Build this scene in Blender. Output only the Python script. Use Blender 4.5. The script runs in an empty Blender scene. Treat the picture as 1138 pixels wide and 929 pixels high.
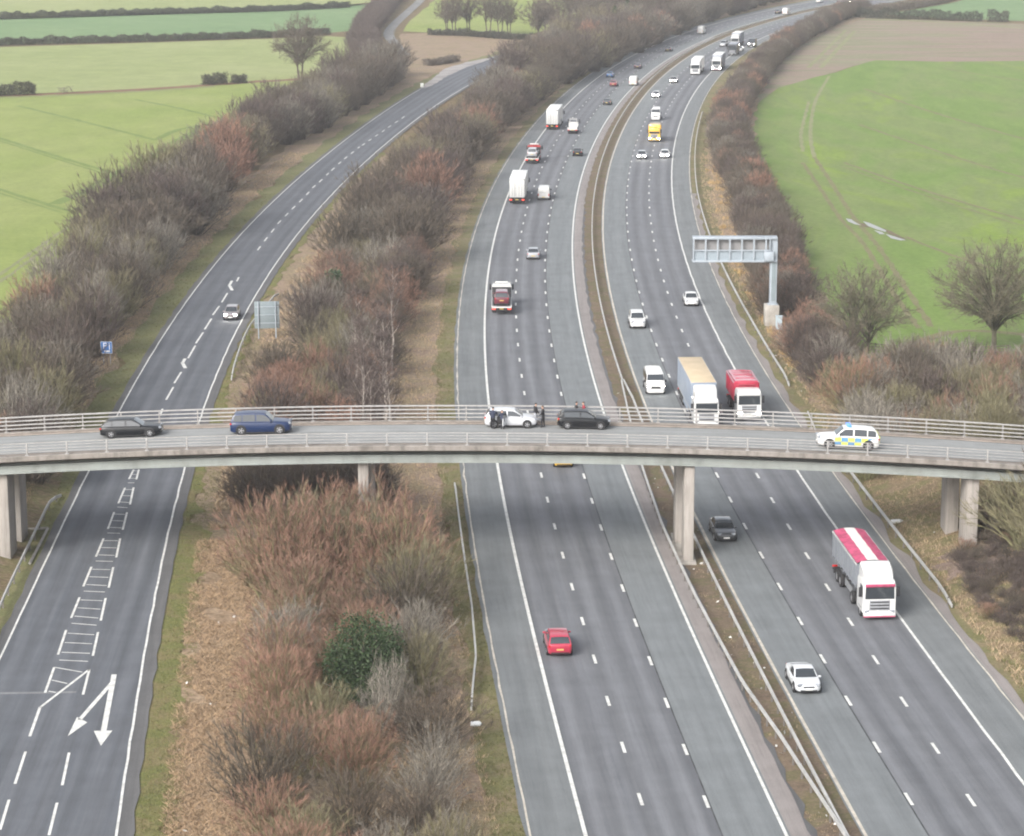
import bpy, bmesh, math, random
import numpy as np
from mathutils import Vector, Matrix, Euler

R = math.radians
scene = bpy.context.scene
COL = scene.collection
rnd = random.Random(7)

# ------------------------------------------------------------------ camera geometry
FPX, PITCH, CAMH = 2800.0, 0.218630537, 54.777        # focal length in photo pixels (1138 wide), tilt, height


def at(px, py, z=0.0):
    """the point of the horizontal plane z seen at photo pixel (px, py)"""
    u = (px - 569.0) / FPX
    v = -(py - 464.5) / FPX
    cp, sp = math.cos(PITCH), math.sin(PITCH)
    X, Y, Z = u, cp + v * sp, -sp + v * cp
    t = (z - CAMH) / Z
    return Vector((X * t, Y * t, z))


def at_depth(px, py, y):
    """the point of the vertical plane Y = y seen at photo pixel (px, py)"""
    u = (px - 569.0) / FPX
    v = -(py - 464.5) / FPX
    cp, sp = math.cos(PITCH), math.sin(PITCH)
    X, Y, Z = u, cp + v * sp, -sp + v * cp
    t = y / Y
    return Vector((X * t, y, CAMH + Z * t))


cam = bpy.data.cameras.new('camera')
cam_ob = bpy.data.objects.new('camera', cam)
COL.objects.link(cam_ob)
cam.sensor_width = 36.0
cam.sensor_fit = 'HORIZONTAL'
cam.lens = FPX / 1138.0 * 36.0
cam.clip_start = 1.0
cam.clip_end = 6000.0
cam_ob.location = (0, 0, CAMH)
cam_ob.rotation_euler = (math.pi / 2 - PITCH, 0, 0)
scene.camera = cam_ob

# ------------------------------------------------------------------ object helpers


def tag(o, label=None, cat=None, group=None, kind=None):
    if label:
        o['label'] = label
    if cat:
        o['category'] = cat
    if group:
        o['group'] = group
    if kind:
        o['kind'] = kind
    return o


def empty(name, loc=(0, 0, 0), rz=0.0, label=None, cat=None, group=None):
    o = bpy.data.objects.new(name, None)
    o.empty_display_size = 0.3
    o.location = loc
    o.rotation_euler = (0, 0, rz)
    COL.objects.link(o)
    return tag(o, label, cat, group)


class MB:
    """collects boxes, tubes, prisms and sheets; build() links them as ONE mesh object"""

    def __init__(self):
        self.v, self.f, self.m, self.uv, self.sm = [], [], [], None, []

    def add(self, verts, faces, mi=0, smooth=False):
        b = len(self.v)
        self.v += [tuple(p) for p in verts]
        for f in faces:
            self.f.append(tuple(i + b for i in f))
            self.m.append(mi)
            self.sm.append(smooth)
        return self

    def box(self, c, s, rz=0.0, mi=0, bev=0.0, rx=0.0, ry=0.0):
        x, y, z = s[0] / 2, s[1] / 2, s[2] / 2
        M = Matrix.Translation(c) @ Euler((rx, ry, rz)).to_matrix().to_4x4()
        if bev <= 0:
            vs = [Vector(p) for p in ((-x, -y, -z), (x, -y, -z), (x, y, -z), (-x, y, -z), (-x, -y, z), (x, -y, z), (x, y, z), (-x, y, z))]
            fs = [(0, 3, 2, 1), (4, 5, 6, 7), (0, 1, 5, 4), (1, 2, 6, 5), (2, 3, 7, 6), (3, 0, 4, 7)]
            return self.add([M @ p for p in vs], fs, mi)
        bm = bmesh.new()
        bmesh.ops.create_cube(bm, size=1.0)
        for v in bm.verts:
            v.co = Vector((v.co.x * s[0], v.co.y * s[1], v.co.z * s[2]))
        bmesh.ops.bevel(bm, geom=list(bm.edges), offset=bev, segments=2, affect='EDGES', profile=0.5)
        bm.verts.index_update()
        self.add([M @ v.co for v in bm.verts], [[v.index for v in f.verts] for f in bm.faces], mi, True)
        bm.free()
        return self

    def tube(self, pts, rads, n=6, mi=0, cap=True, smooth=True):
        pts = [Vector(p) for p in pts]
        if not hasattr(rads, '__len__'):
            rads = [rads] * len(pts)
        rings, vs, fs = [], [], []
        for i, p in enumerate(pts):
            d = (pts[min(i + 1, len(pts) - 1)] - pts[max(i - 1, 0)]).normalized()
            a = d.cross(Vector((0, 0, 1)) if abs(d.z) < 0.9 else Vector((1, 0, 0))).normalized()
            b = d.cross(a)
            rings.append(len(vs))
            for k in range(n):
                t = 2 * math.pi * k / n
                vs.append(p + (a * math.cos(t) + b * math.sin(t)) * rads[i])
        for i in range(len(pts) - 1):
            for k in range(n):
                k2 = (k + 1) % n
                fs.append((i * n + k, i * n + k2, (i + 1) * n + k2, (i + 1) * n + k))
        if cap:
            fs.append(tuple(range(n - 1, -1, -1)))
            fs.append(tuple((len(pts) - 1) * n + k for k in range(n)))
        return self.add(vs, fs, mi, smooth)

    def cyl(self, c, axis, r, h, n=16, mi=0, bev=0.0, smooth=True):
        a = Vector(axis).normalized()
        c = Vector(c)
        if bev:
            return self.tube([c - a * h / 2, c - a * (h / 2 - .001), c - a * (h / 2 - bev), c + a * (h / 2 - bev), c + a * (h / 2 - .001), c + a * h / 2],
                             [r - bev, r - bev * .9, r, r, r - bev * .9, r - bev], n, mi, True, smooth)
        return self.tube([c - a * h / 2, c + a * h / 2], r, n, mi, True, smooth)

    def loft(self, rings, mi=0, cap=True, smooth=True, closed=True):
        n = len(rings[0])
        vs, fs = [], []
        for r in rings:
            vs += list(r)
        for i in range(len(rings) - 1):
            for k in range(n if closed else n - 1):
                k2 = (k + 1) % n
                fs.append((i * n + k, i * n + k2, (i + 1) * n + k2, (i + 1) * n + k))
        if cap:
            fs.append(tuple(range(n - 1, -1, -1)))
            fs.append(tuple((len(rings) - 1) * n + k for k in range(n)))
        return self.add(vs, fs, mi, smooth)

    def prism(self, poly, z0, z1, mi=0):
        n = len(poly)
        vs = [(p[0], p[1], z0) for p in poly] + [(p[0], p[1], z1) for p in poly]
        fs = [tuple(range(n - 1, -1, -1)), tuple(range(n, 2 * n))] + [(k, (k + 1) % n, n + (k + 1) % n, n + k) for k in range(n)]
        return self.add(vs, fs, mi)

    def mesh(self, name, mats, sharp=35.0):
        me = bpy.data.meshes.new(name)
        me.from_pydata([tuple(p) for p in self.v], [], self.f)
        for m in (mats if isinstance(mats, (list, tuple)) else [mats]):
            me.materials.append(m)
        me.polygons.foreach_set('material_index', self.m)
        me.polygons.foreach_set('use_smooth', self.sm)
        if any(self.sm) and sharp:
            bm = bmesh.new()
            bm.from_mesh(me)
            bmesh.ops.recalc_face_normals(bm, faces=bm.faces)
            bm.to_mesh(me)
            bm.free()
            me.set_sharp_from_angle(angle=R(sharp))
        me.update()
        return me

    def build(self, name, mats, parent=None, loc=None, rz=None, sharp=35.0):
        o = bpy.data.objects.new(name, self.mesh(name, mats, sharp))
        COL.objects.link(o)
        if parent is not None:
            o.parent = parent
        if loc is not None:
            o.location = loc
        if rz is not None:
            o.rotation_euler = (0, 0, rz)
        return o


def link_mesh(name, me, parent=None):
    o = bpy.data.objects.new(name, me)
    COL.objects.link(o)
    if parent is not None:
        o.parent = parent
    return o


def copy_tree(o, parent=None):
    kids = KIDS.get(o.name) or list(o.children)
    c = o.copy()
    COL.objects.link(c)
    if parent is not None:
        c.parent = parent
    for ch in kids:
        copy_tree(ch, c)
    return c


KIDS = {}

# ------------------------------------------------------------------ materials
MATS = {}


def nodes_of(name):
    m = bpy.data.materials.new(name)
    m.use_nodes = True
    nt = m.node_tree
    nt.nodes.clear()
    out = nt.nodes.new('ShaderNodeOutputMaterial')
    b = nt.nodes.new('ShaderNodeBsdfPrincipled')
    nt.links.new(b.outputs[0], out.inputs[0])
    return m, nt, b


def N(nt, kind, **kw):
    n = nt.nodes.new(kind)
    for k, v in kw.items():
        if k.startswith('_'):
            setattr(n, k[1:], v)
        else:
            n.inputs[k.replace('__', ' ')].default_value = v
    return n


def ramp(nt, src, stops):
    r = nt.nodes.new('ShaderNodeValToRGB')
    e = r.color_ramp.elements
    while len(e) < len(stops):
        e.new(0.5)
    for i, (p, c) in enumerate(stops):
        e[i].position = p
        e[i].color = (*c, 1) if len(c) == 3 else c
    nt.links.new(src, r.inputs[0])
    return r.outputs[0]


def mixc(nt, fac, a, b, mode='MIX'):
    m = nt.nodes.new('ShaderNodeMix')
    m.data_type = 'RGBA'
    m.blend_type = mode
    for sock, val in ((m.inputs[0], fac), (m.inputs[6], a), (m.inputs[7], b)):
        if hasattr(val, 'default_value') or hasattr(val, 'is_output'):
            nt.links.new(val, sock)
        elif isinstance(val, (int, float)):
            sock.default_value = val
        else:
            sock.default_value = (*val, 1)
    return m.outputs[2]


def plain(name, col, rough=0.6, metal=0.0, coat=0.0, var=0.06, scale=6.0, emit=None, estr=0.0, spec=0.5):
    """a painted / plastic / metal surface with slight uneven weathering"""
    if name in MATS:
        return MATS[name]
    m, nt, b = nodes_of(name)
    tc = nt.nodes.new('ShaderNodeTexCoord')
    nz = N(nt, 'ShaderNodeTexNoise', Scale=scale, Detail=5.0, Roughness=0.6)
    nt.links.new(tc.outputs['Object'], nz.inputs['Vector'])
    lo = tuple(max(0, c * (1 - var * 2.2)) for c in col)
    hi = tuple(min(1, c * (1 + var)) for c in col)
    nt.links.new(ramp(nt, nz.outputs[0], [(0.3, lo), (0.7, hi)]), b.inputs['Base Color'])
    b.inputs['Roughness'].default_value = rough
    b.inputs['Metallic'].default_value = metal
    b.inputs['Coat Weight'].default_value = coat
    b.inputs['Specular IOR Level'].default_value = spec
    if emit:
        b.inputs['Emission Color'].default_value = (*emit, 1)
        b.inputs['Emission Strength'].default_value = estr
    MATS[name] = m
    return m


def streaky(name, col, rough=.85, var=.3, sx=1.6, sz=.22):
    """concrete or paint with rain streaks running down its faces and blotches"""
    m, nt, b = nodes_of(name)
    tc = nt.nodes.new('ShaderNodeTexCoord')
    mp = nt.nodes.new('ShaderNodeMapping')
    mp.inputs['Scale'].default_value = (sx, sx, sz)
    nt.links.new(tc.outputs['Object'], mp.inputs['Vector'])
    n1 = N(nt, 'ShaderNodeTexNoise', Scale=1.0, Detail=7.0, Roughness=.68)
    nt.links.new(mp.outputs[0], n1.inputs['Vector'])
    n2 = N(nt, 'ShaderNodeTexNoise', Scale=.35, Detail=6.0, Roughness=.65)
    nt.links.new(tc.outputs['Object'], n2.inputs['Vector'])
    lo = tuple(c * (1 - var) for c in col)
    hi = tuple(c * (1 + var * .5) for c in col)
    c = ramp(nt, n1.outputs[0], [(0.32, lo), (0.5, col), (0.72, hi)])
    c = mixc(nt, 1.0, c, ramp(nt, n2.outputs[0], [(0.3, (.84, .82, .80)), (0.7, (1.1, 1.1, 1.1))]), 'MULTIPLY')
    nt.links.new(c, b.inputs['Base Color'])
    b.inputs['Roughness'].default_value = rough
    b.inputs['Specular IOR Level'].default_value = .25
    MATS[name] = m
    return m


def ground_mat(name, stops, scale=0.4, fine=6.0, rough=0.95, finevar=0.35, warp=2.0, aniso=None, bump=0.3):
    """earth, grass, litter: broad patches from a colour ramp times fine grain, in world metres"""
    m, nt, b = nodes_of(name)
    g = nt.nodes.new('ShaderNodeNewGeometry')
    mp = nt.nodes.new('ShaderNodeMapping')
    if aniso:
        mp.inputs['Scale'].default_value = aniso
    nt.links.new(g.outputs['Position'], mp.inputs['Vector'])
    n1 = N(nt, 'ShaderNodeTexNoise', Scale=scale, Detail=7.0, Roughness=0.62, Distortion=warp * 0.2)
    n2 = N(nt, 'ShaderNodeTexNoise', Scale=fine, Detail=4.0, Roughness=0.7)
    nt.links.new(mp.outputs[0], n1.inputs['Vector'])
    nt.links.new(g.outputs['Position'], n2.inputs['Vector'])
    c = ramp(nt, n1.outputs[0], stops)
    n3 = N(nt, 'ShaderNodeTexNoise', Scale=.13, Detail=8.0, Roughness=.72)
    nt.links.new(mp.outputs[0], n3.inputs['Vector'])
    c = mixc(nt, 1.0, c, ramp(nt, n3.outputs[0], [(0.3, (.84, .86, .84)), (0.7, (1.13, 1.1, 1.12))]), 'MULTIPLY')
    lo, hi = 1 - finevar, 1 + finevar
    fr = ramp(nt, n2.outputs[0], [(0.25, (lo,) * 3), (0.75, (hi,) * 3)])
    nt.links.new(mixc(nt, 1.0, c, fr, 'MULTIPLY'), b.inputs['Base Color'])
    b.inputs['Roughness'].default_value = rough
    b.inputs['Specular IOR Level'].default_value = 0.15
    if bump:
        bp = N(nt, 'ShaderNodeBump', Strength=bump, Distance=0.15)
        nt.links.new(n2.outputs[0], bp.inputs['Height'])
        nt.links.new(bp.outputs[0], b.inputs['Normal'])
    MATS[name] = m
    return m


def asphalt(name, col, worn, track=0.12, lane=3.82, rough=0.85):
    """UV.x = metres across the carriageway, UV.y = metres along it: long worn streaks plus tyre tracks"""
    m, nt, b = nodes_of(name)
    uv = nt.nodes.new('ShaderNodeUVMap')
    mp = nt.nodes.new('ShaderNodeMapping')
    mp.inputs['Scale'].default_value = (0.9, 0.012, 1)
    nt.links.new(uv.outputs[0], mp.inputs['Vector'])
    n1 = N(nt, 'ShaderNodeTexNoise', Scale=1.0, Detail=6.0, Roughness=0.6)
    nt.links.new(mp.outputs[0], n1.inputs['Vector'])
    c = ramp(nt, n1.outputs[0], [(0.28, col), (0.72, worn)])
    # tyre tracks and the oil streak between them
    sx = nt.nodes.new('ShaderNodeSeparateXYZ')
    nt.links.new(uv.outputs[0], sx.inputs[0])
    mu = N(nt, 'ShaderNodeMath', _operation='MULTIPLY')
    nt.links.new(sx.outputs[0], mu.inputs[0])
    mu.inputs[1].default_value = 2 * math.pi / (lane / 2)
    co = N(nt, 'ShaderNodeMath', _operation='COSINE')
    nt.links.new(mu.outputs[0], co.inputs[0])
    ma = N(nt, 'ShaderNodeMath', _operation='MULTIPLY_ADD')
    nt.links.new(co.outputs[0], ma.inputs[0])
    ma.inputs[1].default_value = -track
    ma.inputs[2].default_value = 1.0
    g = nt.nodes.new('ShaderNodeNewGeometry')
    n3 = N(nt, 'ShaderNodeTexNoise', Scale=0.35, Detail=6.0, Roughness=0.65)
    n2 = N(nt, 'ShaderNodeTexNoise', Scale=14.0, Detail=3.0, Roughness=0.8)
    nt.links.new(g.outputs['Position'], n2.inputs['Vector'])
    nt.links.new(g.outputs['Position'], n3.inputs['Vector'])
    fr = ramp(nt, n2.outputs[0], [(0.3, (.8,) * 3), (0.7, (1.2,) * 3)])
    br = ramp(nt, n3.outputs[0], [(0.28, (.87,) * 3), (0.72, (1.1,) * 3)])
    c = mixc(nt, 1.0, c, ma.outputs[0], 'MULTIPLY')
    mp2 = nt.nodes.new('ShaderNodeMapping')
    mp2.inputs['Scale'].default_value = (2.6, .09, 1)
    nt.links.new(uv.outputs[0], mp2.inputs['Vector'])
    n4 = N(nt, 'ShaderNodeTexNoise', Scale=1.0, Detail=5.0, Roughness=.7)
    nt.links.new(mp2.outputs[0], n4.inputs['Vector'])
    c = mixc(nt, 1.0, c, ramp(nt, n4.outputs[0], [(0.32, (.86,) * 3), (0.5, (1.0,) * 3), (0.7, (1.08,) * 3)]), 'MULTIPLY')
    c = mixc(nt, 1.0, c, fr, 'MULTIPLY')
    c = mixc(nt, 1.0, c, br, 'MULTIPLY')
    nt.links.new(c, b.inputs['Base Color'])
    b.inputs['Roughness'].default_value = rough
    b.inputs['Specular IOR Level'].default_value = 0.3
    MATS[name] = m
    return m


def twig_mat(name, a, c, tip=None):
    """bark: every plant its own shade between two barks, every limb slightly different"""
    m, nt, b = nodes_of(name)
    oi = nt.nodes.new('ShaderNodeObjectInfo')
    g = nt.nodes.new('ShaderNodeNewGeometry')
    nz = N(nt, 'ShaderNodeTexNoise', Scale=1.1, Detail=3.0, Roughness=0.7)
    nt.links.new(g.outputs['Position'], nz.inputs['Vector'])
    col = mixc(nt, oi.outputs['Random'], a, c)
    if tip:
        # older wood near the ground is lichened, the young growth above takes the tip colour
        tc = nt.nodes.new('ShaderNodeTexCoord')
        sx = nt.nodes.new('ShaderNodeSeparateXYZ')
        nt.links.new(tc.outputs['Object'], sx.inputs[0])
        mr = N(nt, 'ShaderNodeMapRange')
        mr.inputs[1].default_value, mr.inputs[2].default_value = .3, 1.9
        nt.links.new(sx.outputs[2], mr.inputs[0])
        col = mixc(nt, mr.outputs[0], tip, col)
    fr = ramp(nt, nz.outputs[0], [(0.25, (.62,) * 3), (0.75, (1.38,) * 3)])
    col = mixc(nt, 1.0, col, fr, 'MULTIPLY')
    ri = ramp(nt, g.outputs['Random Per Island'], [(0.0, (.7, .7, .7)), (0.5, (1.0, 1.0, 1.0)), (1.0, (1.35, 1.3, 1.22))])
    col = mixc(nt, 1.0, col, ri, 'MULTIPLY')
    nt.links.new(col, b.inputs['Base Color'])
    b.inputs['Roughness'].default_value = 0.9
    b.inputs['Specular IOR Level'].default_value = 0.2
    MATS[name] = m
    return m


def leaf_mat(name, a, c, rough=0.6):
    m, nt, b = nodes_of(name)
    oi = nt.nodes.new('ShaderNodeObjectInfo')
    g = nt.nodes.new('ShaderNodeNewGeometry')
    ri = ramp(nt, g.outputs['Random Per Island'], [(0.0, a), (1.0, c)])
    nt.links.new(ri, b.inputs['Base Color'])
    b.inputs['Roughness'].default_value = rough
    b.inputs['Specular IOR Level'].default_value = 0.3
    MATS[name] = m
    return m


# ------------------------------------------------------------------ daylight: overcast
world = bpy.data.worlds.new('World')
scene.world = world
world.use_nodes = True
wn = world.node_tree
wn.nodes.clear()
wo = wn.nodes.new('ShaderNodeOutputWorld')
bg = wn.nodes.new('ShaderNodeBackground')
sky = wn.nodes.new('ShaderNodeTexSky')
sky.sky_type = 'NISHITA'
sky.sun_disc = False
SUN_EL, SUN_AZ = R(34), R(216)
sky.sun_elevation = SUN_EL
sky.sun_rotation = SUN_AZ
sky.air_density = 1.0
sky.dust_density = 4.0
sky.ozone_density = 1.0
hs = N(wn, 'ShaderNodeHueSaturation', Saturation=0.3)
wn.links.new(sky.outputs[0], hs.inputs['Color'])
wn.links.new(hs.outputs[0], bg.inputs[0])
bg.inputs[1].default_value = 0.15
wn.links.new(bg.outputs[0], wo.inputs[0])

sun = bpy.data.lights.new('sun', 'SUN')
sun.energy = 1.5
sun.angle = R(28)
sun.color = (1.0, 0.97, 0.93)
sun_ob = bpy.data.objects.new('sun', sun)
COL.objects.link(sun_ob)
# Nishita: rotation 0 puts the sun at +Y, turning clockwise seen from above
sd = Vector((math.sin(SUN_AZ) * math.cos(SUN_EL), math.cos(SUN_AZ) * math.cos(SUN_EL), math.sin(SUN_EL)))
sun_ob.rotation_euler = sd.to_track_quat('Z', 'Y').to_euler()
sun_ob.location = sd * 300

vs_ = scene.view_settings
vs_.view_transform = 'Standard'
vs_.look = 'None'
vs_.gamma = 1.0
vs_.use_curve_mapping = False
vs_.exposure = .92
scene.render.film_transparent = False
cy = scene.cycles
cy.use_denoising = True
cy.filter_width = 2.0
cy.max_bounces = 5
cy.diffuse_bounces = 3
cy.glossy_bounces = 3
cy.transmission_bounces = 4
cy.volume_bounces = 1
cy.caustics_reflective = False
cy.caustics_refractive = False
# ================================================================== LAND, ROADS, MARKINGS


class Path:
    """a smooth plan curve, sampled every couple of metres; offsets are metres to the left of travel"""

    def __init__(self, pts):
        self.p = np.array(pts, float)
        d = np.gradient(self.p, axis=0)
        d /= np.linalg.norm(d, axis=1)[:, None]
        self.t = d
        self.n = np.stack([-d[:, 1], d[:, 0]], 1)
        self.s = np.r_[0, np.cumsum(np.hypot(*np.diff(self.p, axis=0).T))]

    def pos(self, s, off=0.0):
        x = np.interp(s, self.s, self.p[:, 0])
        y = np.interp(s, self.s, self.p[:, 1])
        nx = np.interp(s, self.s, self.n[:, 0])
        ny = np.interp(s, self.s, self.n[:, 1])
        return x + nx * off, y + ny * off

    def head(self, s):
        return math.atan2(np.interp(s, self.s, self.t[:, 1]), np.interp(s, self.s, self.t[:, 0]))

    def find(self, x, y):
        i = int(np.argmin((self.p[:, 0] - x) ** 2 + (self.p[:, 1] - y) ** 2))
        d = np.array([x, y]) - self.p[i]
        return self.s[i] + d @ self.t[i], float(d @ self.n[i])

    def at_y(self, y):
        return float(np.interp(y, self.p[:, 1], self.s))


def fit_path(pts, deg, y0, y1, yext):
    P = np.array(pts)
    yn = lambda y: (y - 450.0) / 400.0
    c = np.polyfit(yn(P[:, 1]), P[:, 0], deg)
    ys = np.arange(y0, y1, 2.5)
    xs = np.polyval(c, yn(ys))
    sl = (xs[-1] - xs[-5]) / (ys[-1] - ys[-5])
    ye = np.arange(y1, yext, 10.0)
    xe = xs[-1] + sl * (ye - ys[-1])
    return Path(np.stack([np.r_[xs, xe], np.r_[ys, ye]], 1))


L12 = [(600.7, 528), (607.7, 555.7), (615.7, 584.7), (624.6, 617), (634.3, 652.6), (646, 691.3), (660, 733), (675.7, 778.3), (693.7, 830), (714, 886),
       (585.6, 230.5), (583.7, 238.2), (581.2, 247.8), (579.2, 257), (577.8, 267), (576.9, 277.7), (576, 289), (574.8, 300.4), (574.4, 312.2), (574.2, 325),
       (574.1, 338.3), (574.4, 353.1), (575.3, 368.2), (576, 383.7), (577.7, 400), (580, 418.3), (582.7, 438)]
LEL = [(562, 220.4), (580.3, 182), (602, 147), (627, 118.5), (670.5, 85), (708.5, 58), (786, 28.5), (845.6, 13.7), (900, 2.3)]
_p = sorted([tuple(at(*q)[:2]) for q in L12], key=lambda q: q[1])
_d = np.gradient(np.array(_p), axis=0)
_d /= np.linalg.norm(_d, axis=1)[:, None]
_sm = np.polyfit([q[1] for q in _p], np.arctan2(_d[:, 1], _d[:, 0]), 3)
_pts = []
for q in _p:
    a = np.polyval(_sm, q[1])
    _pts.append((q[0] - math.sin(a) * 3.83, q[1] + math.cos(a) * 3.83))
_pts += [tuple(at(*q)[:2]) for q in LEL]
MWAY = fit_path(_pts, 6, 90, 1000, 2200)          # left edge line of the far-bound carriageway, heading away from the camera

SLLpx = [(0, 736.8), (32, 662.8), (70.3, 577.3), (95.8, 523.7), (133.6, 453.6), (180.3, 380), (227, 313.3), (246.6, 282.6), (284.4, 241.3), (323, 204.4),
         (361.7, 172.7), (400, 144.6), (424, 125.7), (467.9, 100), (492.5, 84.4), (543.4, 65)]
SLRpx = [(126.9, 928.8), (157, 760), (175.7, 662.6), (186.3, 591.4), (200, 533.4), (223.7, 457), (247, 400), (297, 310), (314.2, 282.6), (338.8, 250), (368.7, 215.8),
         (400, 185), (518.8, 95.8), (555.7, 77.3)]
SLL = fit_path([tuple(at(*q)[:2]) for q in SLLpx], 5, 90, 740, 900)
SLR = fit_path([tuple(at(*q)[:2]) for q in SLRpx], 5, 90, 700, 900)

# carriageway cross-section (metres left of MWAY)
O_LSE, O_L12, O_L23, O_LER = 3.15, -3.83, -7.68, -11.5
O_REM, O_R32, O_R21, O_REO, O_RSE = -16.05, -19.8, -23.45, -27.35, -30.5


def wob(seed, amp, wl):
    r = random.Random(seed)
    ks = [(r.uniform(.5, 1.6) * 2 * math.pi / wl, r.uniform(0, 6.28), r.uniform(.4, 1)) for _ in range(5)]
    return lambda s: amp * sum(a * math.sin(k * s + p) for k, p, a in ks) / 2.2


def strip(name, path, d0, d1, y0, y1, z, mat, step=4.0, j0=None, j1=None, kind='structure', n=1, z1=None):
    """a sheet along a path between two offsets (numbers or functions of distance)"""
    s0, s1 = path.at_y(y0), path.at_y(y1)
    ss = np.arange(s0, s1 + step, step)
    f0 = d0 if callable(d0) else (lambda s: d0)
    f1 = d1 if callable(d1) else (lambda s: d1)
    vs, uv, fs = [], [], []
    for s in ss:
        a = f0(s) + (j0(s) if j0 else 0)
        c = f1(s) + (j1(s) if j1 else 0)
        for k in range(n + 1):
            o = a + (c - a) * k / n
            x, y = path.pos(s, o)
            vs.append((x, y, z if z1 is None else z + (z1 - z) * k / n))
            uv.append((o, s))
    w = n + 1
    for i in range(len(ss) - 1):
        for k in range(n):
            fs.append((i * w + k, i * w + k + 1, (i + 1) * w + k + 1, (i + 1) * w + k))
    me = bpy.data.meshes.new(name)
    me.from_pydata(vs, [], fs)
    bm = bmesh.new()
    bm.from_mesh(me)
    bmesh.ops.recalc_face_normals(bm, faces=bm.faces)
    if bm.faces and bm.faces[0].normal.z < 0:
        bmesh.ops.reverse_faces(bm, faces=bm.faces)
    bm.to_mesh(me)
    bm.free()
    ul = me.uv_layers.new(name='UVMap')
    for lp in me.loops:
        ul.data[lp.index].uv = uv[lp.vertex_index]
    me.materials.append(mat)
    return tag(link_mesh(name, me), kind=kind)


def sheet(name, px, z, mat, jit=0.0, sub=6.0, seed=1, kind='structure', world_pts=None):
    """a flat patch of land with the outline given as photo pixels (unprojected onto the plain)"""
    P = world_pts or [at(x, y, 0)[:2] for x, y in px]
    r = random.Random(seed)
    out = []
    for i, a in enumerate(P):
        b = P[(i + 1) % len(P)]
        L = math.hypot(b[0] - a[0], b[1] - a[1])
        n = max(1, min(60, int(L / sub)))
        for k in range(n):
            t = k / n
            out.append((a[0] + (b[0] - a[0]) * t + r.uniform(-jit, jit), a[1] + (b[1] - a[1]) * t + r.uniform(-jit, jit), z))
    bm = bmesh.new()
    f = bm.faces.new([bm.verts.new(p) for p in out])
    bmesh.ops.triangulate(bm, faces=[f])
    bmesh.ops.recalc_face_normals(bm, faces=bm.faces)
    if sum(q.normal.z for q in bm.faces) < 0:
        bmesh.ops.reverse_faces(bm, faces=bm.faces)
    me = bpy.data.meshes.new(name)
    bm.to_mesh(me)
    bm.free()
    me.materials.append(mat)
    return tag(link_mesh(name, me), kind=kind)


# ---- materials of the land
G_BASE = ground_mat('rough dead grass', [(0.25, (.105, .075, .045)), (0.45, (.16, .115, .068)), (0.6, (.13, .108, .05)), (0.8, (.21, .155, .092))], .22, 5.0, finevar=.4)
G_LITTER = ground_mat('leaf litter', [(0.25, (.07, .05, .036)), (0.5, (.12, .085, .058)), (0.75, (.18, .125, .08))], .35, 4.0, finevar=.5)
G_VERGE = ground_mat('mown verge', [(0.22, (.15, .13, .06)), (0.42, (.15, .146, .068)), (0.58, (.19, .155, .092)), (0.8, (.215, .17, .105))], .3, 6.0, finevar=.4)
G_MOSS = ground_mat('mossy verge', [(0.25, (.12, .125, .04)), (0.45, (.135, .14, .05)), (0.6, (.17, .14, .07)), (0.8, (.13, .135, .05))], .4, 6.0, finevar=.4)
G_TAN = ground_mat('tan dead grass', [(0.22, (.16, .115, .083)), (0.42, (.25, .185, .135)), (0.6, (.225, .18, .11)), (0.8, (.33, .255, .185))], .25, 3.0, finevar=.45)
G_BRACK = ground_mat('bracken bed', [(0.25, (.15, .105, .065)), (0.5, (.235, .17, .112)), (0.75, (.32, .245, .168))], .5, 2.6, finevar=.5)
G_SOIL = ground_mat('median soil', [(0.26, (.105, .078, .055)), (0.46, (.155, .118, .085)), (0.6, (.125, .112, .06)), (0.8, (.19, .148, .112))], .4, 5.0, finevar=.35)
G_ERODE = ground_mat('bare eroded earth', [(0.3, (.12, .088, .07)), (0.55, (.19, .145, .12)), (0.8, (.25, .2, .17))], .6, 3.0, finevar=.4, aniso=(.5, 1.6, 1))
F_YEL = ground_mat('yellow green pasture', [(0.25, (.18, .236, .058)), (0.5, (.21, .25, .077)), (0.75, (.24, .264, .10))], .03, 1.2, finevar=.14, bump=.1, aniso=(1, .5, 1))
F_YEL2 = ground_mat('bleached pasture', [(0.25, (.205, .245, .095)), (0.5, (.23, .262, .11)), (0.75, (.265, .285, .135))], .02, 1.2, finevar=.12, bump=.1)
F_BLU = ground_mat('young wheat', [(0.25, (.125, .20, .092)), (0.5, (.14, .215, .10)), (0.75, (.165, .235, .115))], .02, 1.2, finevar=.12, bump=.1)
F_GRN = ground_mat('winter wheat', [(0.22, (.12, .182, .046)), (0.42, (.137, .203, .051)), (0.55, (.153, .195, .068)), (0.64, (.162, .228, .043)), (0.8, (.168, .178, .08))], .028, 1.0, finevar=.2, bump=.1, warp=6, aniso=(1.6, .45, 1))
F_PLO = ground_mat('bare stubble soil', [(0.25, (.19, .145, .115)), (0.45, (.235, .18, .145)), (0.58, (.185, .185, .11)), (0.75, (.27, .22, .175))], .045, .9, finevar=.18, bump=.1, aniso=(.35, 1.8, 1))
M_TRACKL = ground_mat('wheel tracks dark', [(0.3, (.135, .185, .055)), (0.7, (.165, .215, .068))], .3, 2.0, finevar=.2, bump=0)
M_TRACKB = ground_mat('wheel tracks bare', [(0.3, (.155, .165, .075)), (0.55, (.17, .155, .085)), (0.75, (.15, .19, .07))], .2, 2.0, finevar=.25, bump=0)
M_TRACKP = ground_mat('wheel tracks pale', [(0.3, (.19, .20, .10)), (0.7, (.225, .23, .13))], .2, 2.0, finevar=.2, bump=0)
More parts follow.
